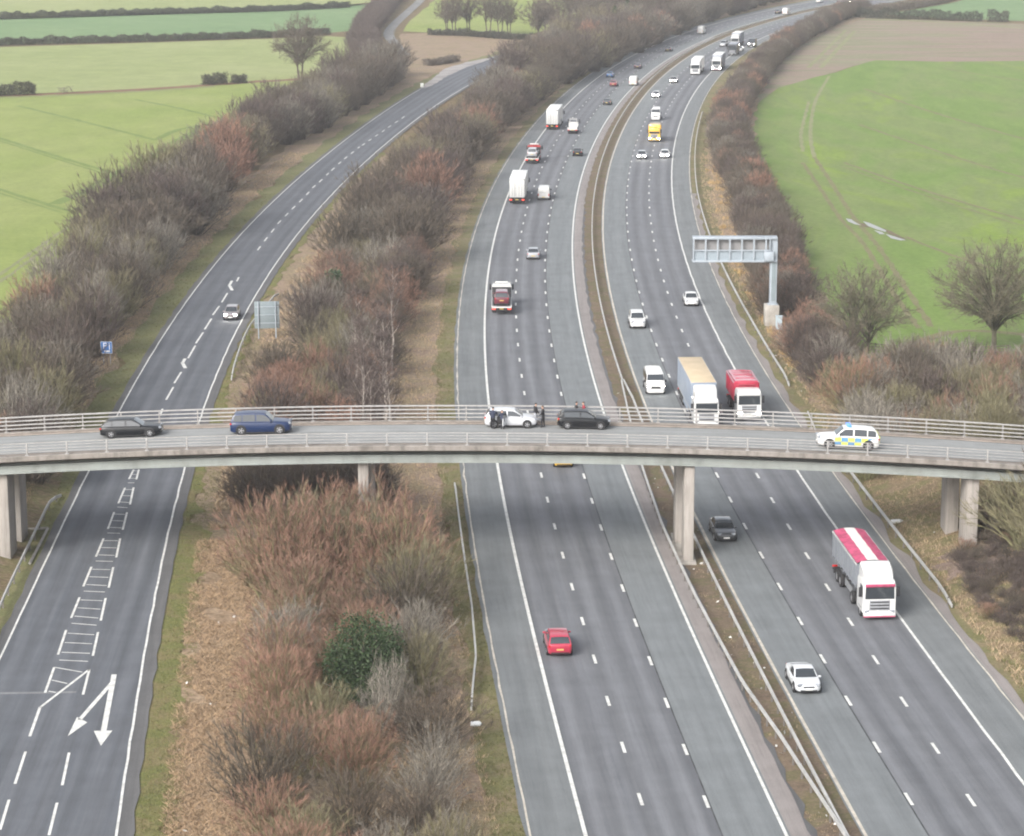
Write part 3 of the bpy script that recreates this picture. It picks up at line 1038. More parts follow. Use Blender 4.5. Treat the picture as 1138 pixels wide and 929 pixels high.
parapet(192.95, 29.4, 1.02, ((1.02, .06), (.78, .04), (.54, .04), (.30, .04)), .05, 3.15, C_ALUP, C_ALU, 1.52, 0)
parapet(201.85, 50.0, 1.26, ((1.30, .11), (.97, .09), (.64, .09), (.32, .08)), .10, 3.15, C_ALU, C_ALUP, 1.52, .13)
# a short brace leaning on the far parapet above the hard shoulder
pb = MB()
xb = at_depth(905, 460, 201.5).x
pb.tube([(xb + .15, 201.45, SOF(xb) + 1.47), (xb - .55, 201.6, SOF(xb) + 3.05)], .07, 6)
bpart(pb, 'brace', C_ALUP)

# ---- crash barriers


def crash_barrier(label, path, off, y0, y1, posts=True, spacing=3.2, group=None, ends=True, w=.12, h=.72):
    o = off if callable(off) else (lambda s: off)
    s0, s1 = path.at_y(y0), path.at_y(y1)
    sm = (s0 + s1) / 2
    cx, cyy = path.pos(sm, o(sm))
    root = empty('crash_barrier', (cx, cyy, 0), 0, label, 'barrier', group)
    b = MB()
    rings = []
    for s in np.r_[np.arange(s0, s1, 2.4), s1]:
        dz = 0.0
        if ends:
            e = min(s - s0, s1 - s)
            dz = -.45 * max(0, 1 - e / 4.0) ** 1.3
        c = o(s)
        ring = []
        for n_, z_ in ((-w / 2, h - .24), (-w / 2, h - .16), (-w / 2 + .025, h - .12), (-w / 2, h - .08), (-w / 2, h), (w / 2, h), (w / 2, h - .08), (w / 2 - .025, h - .12), (w / 2, h - .16), (w / 2, h - .24)):
            x, y = path.pos(s, c + n_)
            ring.append((x - cx, y - cyy, z_ + dz))
        rings.append(ring)
    b.loft(rings, 0, True, False)
    b.build('beam', C_GALV, root)
    if posts:
        pm = MB().box((0, 0, .22), (.09, .12, .62)).mesh('barrier_post', C_POST)
        s = s0 + 1.2
        n = 0
        while s < s1 - .6 and n < 100:
            x, y = path.pos(s, o(s))
            p = link_mesh('post', pm, root)
            p.location = (x - cx, y - cyy, 0)
            p.rotation_euler = (0, 0, path.head(s))
            s += spacing
            n += 1
        if s < s1 - 3:
            b = MB()
            while s < s1 - .6:
                x, y = path.pos(s, o(s))
                b.box((x - cx, y - cyy, .22), (.09, .12, .62), path.head(s))
                s += spacing * 1.5
            tag(b.build('far_posts', C_POST, root), kind='stuff')
    return root


rll = lambda s: float(np.interp(float(np.interp(s, MWAY.s, MWAY.p[:, 1])), (90, 134, 145, 150, 161, 182, 202, 224, 253, 262), (-14.6, -14.57, -14.05, -13.83, -13.1, -12.72, -12.65, -13.1, -14.03, -14.28)))
rlr = lambda s: float(np.interp(float(np.interp(s, MWAY.s, MWAY.p[:, 1])), (90, 134, 150, 200, 253, 262), (-14.72, -14.66, -14.68, -14.86, -14.8, -14.5)))
crash_barrier('galvanised barrier on the left of the median, bowing out round the central bridge pier', MWAY, rll, 100, 262, spacing=2.4, ends=False)
crash_barrier('galvanised barrier on the right of the median, passing the central bridge pier straight', MWAY, rlr, 100, 262, spacing=2.4, ends=False)
crash_barrier('single barrier line curving away along the brown median beyond the bridge', MWAY, -14.4, 262, 1100, ends=False)
crash_barrier('short barrier beside the left hard shoulder below the bridge, bent inward at its near end', MWAY,
              lambda s: float(np.interp(float(np.interp(s, MWAY.s, MWAY.p[:, 1])), (155, 160, 168, 180, 218), (5.6, 5.2, 4.5, 4.2, 4.15))), 158, 219)
crash_barrier('barrier beside the right hard shoulder running from under the bridge to the grassy bank', MWAY, -31.72, 179, 232)
crash_barrier('barrier beside the right hard shoulder in front of the gantry plinth', MWAY, lambda s: float(np.interp(float(np.interp(s, MWAY.s, MWAY.p[:, 1])), (255, 300, 420), (-32.05, -32.1, -31.5))), 261, 560, spacing=3.2)
SLBR = pxpath([(310, 323), (293, 343), (277, 363), (266, 388), (257, 417)], .6)
SLBL = pxpath([(67.7, 544.8), (56, 556), (44, 580), (31.6, 605.4), (4.4, 662.6), (-8, 694), (-40, 780)], .6)
for pth, lab in ((SLBR, 'weathered barrier on the right of the slip road by the grey sign back'), (SLBL, 'barrier on the left of the slip road beside the leftmost bridge pier')):
    crash_lab = lab
    ys = pth.p[:, 1]
    P2 = Path(pth.p[::-1]) if ys[0] > ys[-1] else pth
    crash_barrier(lab, P2, 0.0, P2.p[0, 1], P2.p[-1, 1], spacing=3.2)
# concrete kerb by the leftmost pier
b = MB()
b.tube([at(53, 587, .05), at(33, 626, .05)], .13, 4)
b.tube([at(53, 587, .05), at(26, 588.5, .05)], .13, 4)
tag(b.build('kerb', M_CONC), kind='structure')

# ---- cantilever sign gantry seen from behind
def px_len(px, d):
    return px * d / FPX


GB = at(857.5, 361, 0)
gy = GB.y + .6
gan = empty('sign_gantry', (GB.x, gy, 0), 0, 'pale grey cantilever sign gantry reaching over the hard shoulder, seen from behind', 'gantry')
MV = lambda b: [(p[0] - GB.x, p[1] - gy, p[2]) for p in b.v]


def gpart(b, name, mat, parent=gan):
    b.v = MV(b)
    return b.build(name, mat, parent)


zt = at_depth(858, 264.7, gy).z
bz0, bz1 = at_depth(800, 290.7, gy).z, at_depth(800, 262.5, gy).z
gx0, gx1 = at_depth(769.5, 275, gy).x, at_depth(855, 275, gy).x
b = MB()
b.box((GB.x, gy, 1.1), (1.7, 1.9, 2.6), bev=.06)
gpart(b, 'plinth', M_CONC)
b = MB()
b.box((GB.x + .12, gy, (2.4 + zt) / 2), (.85, .85, zt - 2.4), bev=.05)
b.box((GB.x + .12, gy, 2.45), (1.2, 1.2, .1), bev=.02)
b.box((GB.x + .12, gy - .44, 5.2), (.45, .06, 4.6), mi=1)
gpart(b, 'post', [C_STEEL, C_GREY])
b = MB()
w_ = gx1 - gx0 + .9
cxg = (gx0 + gx1) / 2 + .45
b.box((cxg, gy, bz1 - .16), (w_, 1.35, .3), bev=.03)
b.box((cxg, gy, bz0 + .12), (w_, 1.35, .22), bev=.03)
gpart(b, 'boom', C_STEEL)
b = MB()
n_bay = 6
bw = (gx1 - .55 - gx0) / n_bay
for i in range(n_bay + 1):
    b.box((gx0 + .1 + i * bw, gy - .55, (bz0 + bz1) / 2), (.17, .2, bz1 - bz0 - .5))
b.box((cxg - .3, gy - .55, (bz0 + bz1) / 2 - .1), (w_ - .8, .16, .14))
gpart(b, 'frame', C_STEEL)
b = MB()
b.box((cxg - .3, gy - .42, bz0 + .82), (w_ - .9, .06, 1.18))
gpart(b, 'lower_panel', plain('gantry cladding', (.27, .315, .35), .5, var=.05))
b = MB()
b.box((cxg - .3, gy + .05, bz1 - .95), (w_ - .9, .08, 1.5))
gpart(b, 'sign_case', plain('gantry sign case', (.25, .245, .245), .6, var=.06))
b = MB()
b.box((gx1 - .1, gy - .7, bz0 + .75), (1.15, .5, 1.15), bev=.03)
b.box((gx1 + .0, gy - .72, bz1 - .85), (.12, .3, 1.3), mi=0)
gpart(b, 'control_box', C_STEEL)
cb = at(865.5, 366, 0)
b = MB()
b.box((0, 0, .8), (.75, .5, 1.6), bev=.03).box((0, 0, 1.63), (.85, .6, .06)).box((0, -.26, .85), (.62, .02, 1.3))
tag(b.build('roadside_cabinet', plain('blue grey cabinet', (.36, .43, .47), .5), None, cb), 'small blue grey cabinet beside the gantry plinth', 'cabinet')

# ---- the grey back of a direction sign
p0, p1 = at(286, 376, 0), at(306, 376, 0)
zlo, zhi = at_depth(296, 365, p0.y).z, at_depth(296, 335, p0.y).z
xl, xr = at_depth(282.8, 350, p0.y).x, at_depth(310.5, 350, p0.y).x
sg = empty('direction_sign', (p0.x, p0.y, 0), .1, 'large plain grey back of a direction sign beside the slip road', 'sign')
b = MB()
b.box(((xl + xr) / 2 - p0.x, -.04, (zlo + zhi) / 2), (xr - xl, .06, zhi - zlo), bev=.012)
pan = b.build('sign_panel', C_GREY, sg)
b = MB()
for zz in (.2, .5, .8):
    b.box(((xl + xr) / 2 - p0.x, -.1, zlo + (zhi - zlo) * zz), (xr - xl - .1, .06, .09))
b.build('rail', C_STEEL, sg)
for xx in (xl + .45, xr - .45):
    MB().cyl((xx - p0.x, -.19, zhi / 2), (0, 0, 1), .075, zhi, 10).build('post', C_STEEL, sg)

# ---- blue parking sign
p0 = at(119, 405, 0)
zlo, zhi = at_depth(118, 392.7, p0.y).z, at_depth(118, 379.6, p0.y).z
wd = px_len(13, math.hypot(p0.y, CAMH))
ps = empty('parking_sign', p0, -.12, 'small blue parking sign with white lettering on the verge left of the slip road', 'sign')
BLUE = plain('sign blue', (.02, .15, .46), .5, var=.04)
SWHT = plain('sign white', (.75, .77, .8), .5, var=.03)
b = MB().box((0, 0, (zlo + zhi) / 2), (wd, .05, zhi - zlo), bev=.01)
b.build('sign_panel', BLUE, ps)
H = zhi - zlo
b = MB()
for (cx_, cz, sx, sz) in ((0, .485, .96, .03), (0, -.485, .96, .03), (-.485, 0, .03, .94), (.485, 0, .03, .94)):
    b.box((cx_ * wd, -.029, (zlo + zhi) / 2 + cz * H), (sx * wd, .008, sz * H))
# letter P, an arrow to the right of it, and a distance bar below
px_ = -.24 * wd
b.box((px_, -.029, zlo + .66 * H), (.09 * wd, .008, .5 * H))
b.box((px_ + .13 * wd, -.0295, zlo + .87 * H), (.2 * wd, .008, .08 * H))
b.box((px_ + .13 * wd, -.0295, zlo + .645 * H), (.2 * wd, .008, .08 * H))
b.box((px_ + .24 * wd, -.029, zlo + .757 * H), (.08 * wd, .008, .2 * H))
b.box((.27 * wd, -.029, zlo + .6 * H), (.08 * wd, .008, .55 * H))
b.box((.06 * wd, -.029, zlo + .19 * H), (.5 * wd, .008, .15 * H))
b.build('lettering', SWHT, ps)
for xx in (-.3, .3):
    MB().cyl((xx * wd, .07, zhi / 2 - .02), (0, 0, 1), .04, zhi, 8).build('post', C_STEEL, ps)

# ---- lamp column far up the motorway
p0 = at(771.8, 19.6, 0)
lc = empty('street_lamp', p0, 0, 'tall thin grey lamp column on the far verge of the motorway', 'street lamp')
b = MB().tube([(0, 0, 0), (0, 0, 1.4), (0, 0, 1.5), (0, 0, 11)], [.2, .2, .13, .09], 10)
b.build('column', C_STEEL, lc)
b = MB().tube([(0, 0, 11), (.25, 0, 11.5), (1.0, 0, 11.75), (2.0, 0, 11.8)], [.08, .07, .06, .05], 8)
b.build('arm', C_STEEL, lc)
MB().box((2.2, 0, 11.78), (.8, .3, .16), bev=.05).build('lamp_head', C_STEEL, lc)

# ---- small things on the verges
for (px, py, L, W, lab) in ((997, 580, 1.0, .55, 'white flat cover lying on the grassy bank behind the right barrier'),
                            (529, 805, .7, .5, 'small white cover on the verge beyond the end of the left barrier')):
    p = at(px, py, 0)
    for _ in range(6):
        p = at(px, py, bank_z(p.x, p.y) + .12)
    b = MB().prism([(-L / 2, -W * .4), (-L * .3, -W / 2), (L * .35, -W / 2), (L / 2, 0), (L * .3, W / 2), (-L / 2, W * .4)], .0, .12)
    b.box((0, 0, .13), (L * .6, W * .5, .03))
    q = b.build('drain_cover', plain('bleached white plastic', (.8, .8, .78), .5), None, p)
    q.rotation_euler = (R(14), 0, R(5))
    if px < 900:
        q.rotation_euler = (R(8), 0, 0)
    tag(q, lab, 'cover')
p = at(469, 97, 0)
b = MB().box((0, 0, .5), (.8, .35, 1.0), bev=.06).box((.0, -.18, .55), (.5, .03, .5))
tag(b.build('marker_board', plain('white marker', (.8, .8, .76), .5), None, p), 'white marker board at the start of the gravel lay-by', 'marker')

# ---- timber field fence behind the shrubs on the right
fz = pxpath([(958, 392), (1000, 395), (1034, 396), (1075, 397), (1120, 395)], 0, 1.0)
WOOD = plain('grey fence timber', (.12, .10, .08), .9, var=.2, scale=3)
c0 = fz.pos(fz.s[-1] / 2)
fe = empty('field_fence', (c0[0], c0[1], 0), 0, 'post and rail timber fence at the near corner of the green field', 'fence')
for z in (.45, .8, 1.12):
    b = MB()
    b.tube([(fz.pos(s)[0] - c0[0], fz.pos(s)[1] - c0[1], z) for s in np.linspace(0, fz.s[-1], 14)], .05, 4)
    b.build('rail', WOOD, fe)
pm = MB().box((0, 0, .6), (.13, .13, 1.3)).mesh('fence_post', WOOD)
for s in np.linspace(0, fz.s[-1], 12):
    q = link_mesh('post', pm, fe)
    q.location = (fz.pos(s)[0] - c0[0], fz.pos(s)[1] - c0[1], 0)
# ================================================================== VEHICLES


def paint(name, col, metal=0.0):
    return plain('paint ' + name, col, .32, metal, 1.0 if metal == 0 else .8, var=.02, scale=3)


GLASS = plain('tinted car glass', (.028, .034, .04), .06, var=0, spec=.9, coat=.4)
TYRE = plain('tyre rubber', (.018, .018, .019), .85, var=.1)
RIM = plain('alloy rim', (.5, .5, .52), .35, .7, var=.05)
TRIM = plain('black trim', (.02, .02, .022), .6, var=.1)
CHAS = plain('chassis black', (.03, .03, .03), .8, var=.1)
LAMPON = plain('lit headlamp', (.9, .9, .85), .2, emit=(1.0, .95, .84), estr=70.0)
LAMPOFF = plain('headlamp glass', (.30, .32, .35), .12, .2)
REDL = plain('tail lamp red', (.45, .02, .02), .25, var=.05)
REDON = plain('lit tail lamp', (.5, .03, .02), .3, emit=(1, .08, .04), estr=1.2)
PLW = plain('white number plate', (.75, .75, .72), .5, var=.03)
PLY = plain('yellow number plate', (.58, .44, .14), .5, var=.03)
CHROME = plain('bright trim', (.6, .62, .63), .2, .9)
BEAC = plain('blue beacon', (.05, .15, .6), .2, emit=(.1, .3, 1), estr=.6)
AMB = plain('amber beacon', (.7, .3, .02), .25)

WHEELS = {}


def wheel_meshes(r, w, truck=False):
    k_ = (round(r, 2), round(w, 2), truck)
    if k_ not in WHEELS:
        b = MB()
        prof = [(r * .62, -w / 2), (r * .93, -w / 2), (r, -w * .36), (r, w * .36), (r * .93, w / 2), (r * .62, w / 2)]
        n = 20
        rings = []
        for i in range(n + 1):
            a = 2 * math.pi * i / n
            rings.append([(q * math.cos(a), y, q * math.sin(a)) for q, y in prof])
        b.loft(rings, 0, False, True, True)
        ty = b.mesh('tyre', TYRE, 40)
        b = MB()
        b.cyl((0, 0, 0), (0, 1, 0), r * .63, w * .5, 18, 1)
        if truck:
            b.cyl((0, 0, 0), (0, 1, 0), r * .3, w * .9, 10, 0)
            for i in range(8):
                a = 2 * math.pi * i / 8
                b.cyl((r * .45 * math.cos(a), 0, r * .45 * math.sin(a)), (0, 1, 0), r * .06, w * .6, 6, 0)
            rings = [[((r * .6 + q) * math.cos(2 * math.pi * i / 16), y, (r * .6 + q) * math.sin(2 * math.pi * i / 16)) for q, y in ((0, -w * .42), (.04, -w * .42), (.04, w * .42), (0, w * .42))] for i in range(17)]
            b.loft(rings, 0, False)
        else:
            for i in range(5):
                a = 2 * math.pi * i / 5
                b.box((r * .32 * math.cos(a), 0, r * .32 * math.sin(a)), (r * .62, w * .84, r * .17), 0, 0, 0, 0, -a)
            rings = [[((r * .57 + q) * math.cos(2 * math.pi * i / 18), y, (r * .57 + q) * math.sin(2 * math.pi * i / 18)) for q, y in ((0, -w * .45), (.05, -w * .45), (.05, w * .45), (0, w * .45))] for i in range(19)]
            b.loft(rings, 0, False)
        WHEELS[k_] = (ty, b.mesh('rim', [RIM, TRIM], 40))
    return WHEELS[k_]


def wheel(parent, x, y, r, w, truck=False):
    ty, ri = wheel_meshes(r, w, truck)
    t = link_mesh('wheel', ty, parent)
    t.location = (x, y, r)
    link_mesh('rim', ri, t)
    return t


# kind: length, width, height, wheel radius, deck line (rear to front), screen positions: rear base, rear top, front top, front base
CARS = {
    'hatch': (4.25, 1.78, 1.46, .315, (.60, .645, .655, .65, .645, .64, .635, .625, .59, .54, .49, .42), (.015, .11, .57, .745), .74),
    'mini': (3.75, 1.68, 1.48, .30, (.58, .63, .645, .645, .64, .64, .635, .63, .60, .56, .51, .44), (.01, .10, .60, .79), .74),
    'estate': (4.95, 1.88, 1.45, .345, (.58, .625, .64, .635, .63, .625, .62, .61, .58, .545, .50, .43), (.012, .14, .55, .72), .68),
    'suv': (4.90, 1.94, 1.72, .385, (.56, .60, .615, .615, .61, .605, .605, .60, .575, .545, .50, .43), (.012, .075, .58, .72), .74),
    'saloon': (4.70, 1.83, 1.44, .325, (.58, .655, .67, .66, .65, .645, .64, .625, .59, .55, .50, .43), (.15, .29, .575, .74), .72),
    'coupe': (4.45, 1.85, 1.34, .335, (.60, .665, .675, .665, .655, .65, .645, .635, .61, .565, .52, .45), (.07, .36, .57, .75), .70),
}
US = (0, .012, .05, .16, .32, .48, .62, .735, .85, .94, .985, 1.0)
WS = (.74, .86, .945, .99, 1.0, 1.0, 1.0, 1.0, .98, .90, .77, .60)
ZB = (.36, .24, .19, .17, .17, .17, .17, .17, .18, .20, .25, .36)


UF = [0, .006, .018, .04, .07, .11, .16, .24, .32, .40, .48, .55, .62, .68, .735, .79, .85, .90, .94, .97, .988, 1.0]


def fine(u, tab):
    """smooth curve through the coarse station table"""
    i = int(np.clip(np.searchsorted(US, u, side='right') - 1, 0, len(US) - 2))
    x0, x1 = US[i], US[i + 1]
    t = (u - x0) / (x1 - x0)
    def slope(k):
        if k == 0 or k == len(US) - 1:
            return 0.0 if k else (tab[1] - tab[0]) / (US[1] - US[0])
        a, c = (tab[k] - tab[k - 1]) / (US[k] - US[k - 1]), (tab[k + 1] - tab[k]) / (US[k + 1] - US[k])
        return 0.0 if a * c <= 0 else 2 * a * c / (a + c)
    m0, m1 = slope(i) * (x1 - x0), (slope(i + 1) if i + 1 < len(US) - 1 else (tab[-1] - tab[-2]) / (US[-1] - US[-2])) * (x1 - x0)
    return (2 * t ** 3 - 3 * t * t + 1) * tab[i] + (t ** 3 - 2 * t * t + t) * m0 + (-2 * t ** 3 + 3 * t * t) * tab[i + 1] + (t ** 3 - t * t) * m1


def chaikin(ring):
    out = []
    for i, p in enumerate(ring):
        q = ring[(i + 1) % len(ring)]
        out.append(tuple(p[k_] * .75 + q[k_] * .25 for k_ in range(3)))
        out.append(tuple(p[k_] * .25 + q[k_] * .75 for k_ in range(3)))
    return out


def car(kind, col, pos, head, label, cat='car', name='car', lights=False, group=None, open_door=False, stripe=None, box=None):
    L, W, Ht, wr, top, (xB, xD, xC, xA), rw = CARS[kind]
    hw = W / 2
    root = empty(name, pos, head, label, cat, group)
    X = lambda u: (u - .5) * L
    # lower body
    b = MB()
    rings = []
    for u in UF:
        w, zb, zt = hw * fine(u, WS), fine(u, ZB), Ht * fine(u, top)
        zm = zb + (zt - zb) * .55
        half = [(w * .80, zb), (w * .95, zb + .06), (w * 1.01, zm - .06), (w * 1.0, zm + .07), (w * .955, zt - .05), (w * .86, zt + .005), (w * .42, zt + .03)]
        rings.append(chaikin([(X(u), y, z) for y, z in half] + [(X(u), -y, z) for y, z in reversed(half)]))
    b.loft(rings, 0, True, True)
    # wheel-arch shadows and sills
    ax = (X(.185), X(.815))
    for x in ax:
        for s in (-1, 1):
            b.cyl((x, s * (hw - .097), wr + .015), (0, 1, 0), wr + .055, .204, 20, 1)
    for s in (-1, 1):
        b.box((0, s * (hw - .07), .19), (L * .5, .14, .07), mi=1)
    # greenhouse
    zl = lambda u: float(np.interp(u, US, top)) * Ht - .02
    zr = Ht
    xs = [xB, xB + (xD - xB) * .5, xD, xD + (xC - xD) * .3, xD + (xC - xD) * .65, xC, xC + (xA - xC) * .5, xA]
    roof = [0, .54, .90, .985, 1.0, .94, .50, 0]
    wb, wt = hw * .90, hw * rw
    def prof(u):
        """cabin height along the car, corners of the roof line rounded off"""
        d = .022
        return sum(float(np.interp(u + o, xs, roof)) for o in (-d, -d / 2, 0, d / 2, d)) / 5 if xB + d < u < xA - d else float(np.interp(u, xs, roof))
    def side(u, f):
        """half-width and height on the flank of the cabin at fraction f of its local height"""
        h = prof(u)
        z0 = zl(u)
        zt_ = z0 + (zr - z0) * h
        k2 = h * f
        return wb + (wt - wb) * k2, z0 + (zt_ - z0) * f
    rings = []
    for u in sorted(set(list(xs) + [xB + (xA - xB) * q / 16 for q in range(1, 16)])):
        y1, z1 = side(u, 1.0)
        y0, z0 = wb, zl(u)
        ym, zm = side(u, .8)
        ym += .012 * prof(u)
        c = .035 * prof(u)
        half = [(y0, z0 - .03), (ym, zm), (y1 - .02 * prof(u), z1 - .008), (y1 * .7, z1 + c * .7), (0.02, z1 + c)]
        rings.append([(X(u), y, z) for y, z in half] + [(X(u), -y, z) for y, z in reversed(half)])
    b.loft(rings, 0, True, True)
    body_col = [col, TRIM] if not stripe else [col, TRIM] + stripe
    body = b.build('body', body_col, root, sharp=38)
    # glass, a few millimetres proud of the cabin
    def screen(u0, u1, name):
        g = MB()
        n, m = 5, 5
        vs = []
        for i in range(n):
            u = u0 + (u1 - u0) * (.10 + .82 * i / (n - 1))
            y1, z1 = side(u, 1.0)
            for j in range(m):
                t = -1 + 2 * j / (m - 1)
                zz = z1 + .035 * prof(u) * (1 - abs(t) ** 1.6)
                sl = (1 if u1 > u0 else -1)
                vs.append((X(u) - sl * 0 + (.012 if u0 > .5 else -.012), y1 * .90 * t, zz + .010))
        fs = [(i * m + j, i * m + j + 1, (i + 1) * m + j + 1, (i + 1) * m + j) for i in range(n - 1) for j in range(m - 1)]
        g.add(vs, fs, 0, True)
        return g.build(name, GLASS, root, sharp=0)
    screen(xA, xC, 'windscreen')
    screen(xB, xD, 'rear_window')
    mid = .43 if kind not in ('coupe',) else .40
    spans = [(max(xD + .012, xB + .05), mid - .012), (mid + .012, xA - .055)]
    if kind in ('estate', 'suv'):
        spans = [(xB + .055, .20), (.215, mid - .012), (mid + .012, xA - .055)]
    for s in (-1, 1):
        for (u0, u1) in spans:
            g = MB()
            n = 6
            vs = []
            for i in range(n):
                u = u0 + (u1 - u0) * i / (n - 1)
                h = prof(u)
                f1 = min(.86, .90) if h > .85 else .80
                for f in (.10, f1):
                    y, z = side(u, f)
                    vs.append((X(u), s * (y + .018), z))
            fs = [(2 * i, 2 * i + 1, 2 * i + 3, 2 * i + 2) for i in range(n - 1)]
            g.add(vs, fs, 0, True)
            g.build('side_window', GLASS, root, sharp=0)
    for x in ax:
        for s in (-1, 1):
            wheel(root, x, s * (hw - .075), wr, .22)
    # lamps, plates, grille, mirrors
    for s in (-1, 1):
        g = MB()
        zh = top[9] * Ht - .075
        g.box((X(.975), s * hw * .62, zh - .01), (.22, .40, .17), s * -.42, bev=.05)
        g.build('headlight', LAMPON if lights else LAMPOFF, root)
        g = MB()
        g.box((X(.022), s * hw * .72, top[1] * Ht - .12), (.16, .30, .17), s * .28, bev=.04)
        g.build('taillight', REDL, root)
        g = MB()
        g.box((X(xA - .045), s * (hw * .97 + .05), zl(xA) + .07), (.12, .20, .13), bev=.04)
        g.build('mirror', col, root)
    g = MB()
    g.box((X(.985) + .03, 0, top[10] * Ht - .13), (.08, W * .42, .13), bev=.02)
    g.box((X(.985) + .04, 0, .31), (.08, W * .6, .12), bev=.02)
    g.build('grille', TRIM, root)
    MB().box((X(1.0) + .022, 0, .42), (.025, .5, .11)).build('number_plate', PLW, root)
    MB().box((X(0) - .014, 0, .58 if kind != 'suv' else .7), (.025, .5, .11)).build('number_plate', PLY, root)
    g = MB()
    g.box((X(.01), 0, .33), (.12, W * .72, .1), bev=.02)
    g.build('bumper', TRIM, root)
    return root, X, side, zl


def van(L, W, Ht, col, pos, head, label, lights=False, glazed=False, name='van', cat='van', beacon=False):
    root = empty(name, pos, head, label, cat)
    hw = W / 2
    X = lambda u: (u - .5) * L
    us = (0, .008, .04, .3, .6, .70, .775, .885, .945, .98, 1.0)
    zt = (.90, .97, .985, 1.0, 1.0, .985, .94, .64, .55, .51, .40)
    wd = (.90, .95, .97, .98, .98, .98, .98, .99, .97, .92, .80)
    b = MB()
    rings = []
    for u, z, w in zip(us, zt, wd):
        z *= Ht
        w *= hw
        belt = min(z - .04, Ht * .52)
        half = [(w * .92, .22), (w, .32), (w, belt), (w * (.97 if z < Ht * .8 else .90), max(belt + .02, z - .10)), (w * (.88 if z < Ht * .8 else .80), z), (w * .3, z + .02)]
        rings.append([(X(u), y, zz) for y, zz in half] + [(X(u), -y, zz) for y, zz in reversed(half)])
    b.loft(rings, 0, True, True)
    wr = .33
    ax = (X(.2), X(.83))
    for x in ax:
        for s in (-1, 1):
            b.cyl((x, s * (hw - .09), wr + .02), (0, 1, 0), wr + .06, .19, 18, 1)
    for k_ in range(3):
        b.box((X(.12 + .17 * k_), 0, Ht + .02), (.05, W * .74, .02))
    b.build('body', [col, TRIM], root, sharp=38)
    # windscreen: between stations 6 and 7
    g = MB()
    vs = []
    for t in (.06, .5, .96):
        u = .780 + (.880 - .780) * t
        z = float(np.interp(u, us, zt)) * Ht + .018
        w = hw * (.80 + .10 * t)
        for y in (-1, -.5, 0, .5, 1):
            vs.append((X(u) + .02, y * w, z))
    g.add(vs, [(i * 5 + j, i * 5 + j + 1, i * 5 + j + 6, i * 5 + j + 5) for i in range(2) for j in range(4)], 0, True)
    g.build('windscreen', GLASS, root, sharp=0)
    for s in (-1, 1):
        sp = [(.68, .82)] + ([(.06, .22), (.24, .44), (.46, .66)] if glazed else [])
        for u0, u1 in sp:
            g = MB()
            y0, y1 = hw * .985 + .012, hw * .92 + .02
            up = u1 if u1 < .7 else u1 - .03
            g.add([(X(u0), s * y0, Ht * .56), (X(u1), s * y0, Ht * .56), (X(up), s * y1, Ht * .86), (X(u0), s * y1, Ht * .86)], [(0, 1, 2, 3)])
            g.build('side_window', GLASS, root)
        g = MB().box((X(-.004), s * hw * .44, Ht * .68), (.03, hw * .62, Ht * .22), bev=.01)
        g.build('rear_window', GLASS, root) if glazed else g.build('rear_door', col, root)
        MB().box((X(.978), s * hw * .66, Ht * .42), (.2, .34, .24), s * -.34, bev=.05).build('headlight', LAMPON if lights else LAMPOFF, root)
        MB().box((X(0) - .01, s * hw * .86, Ht * .42), (.06, .14, .4), bev=.02).build('taillight', REDL, root)
        MB().box((X(.80), s * (hw + .1), Ht * .60), (.12, .18, .26), bev=.03).build('mirror', TRIM, root)
        for x in ax:
            wheel(root, x, s * (hw - .07), wr, .22)
    MB().box((X(.995) + .01, 0, Ht * .36), (.1, W * .5, .22), bev=.03).build('grille', TRIM, root)
    MB().box((X(1.0) + .04, 0, .36), (.03, .5, .11)).build('number_plate', PLW, root)
    MB().box((X(0) - .03, 0, .5), (.03, .5, .11)).build('number_plate', PLY, root)
    MB().box((X(0), 0, .34), (.12, W * .9, .14), bev=.02).build('bumper', TRIM, root)
    return root


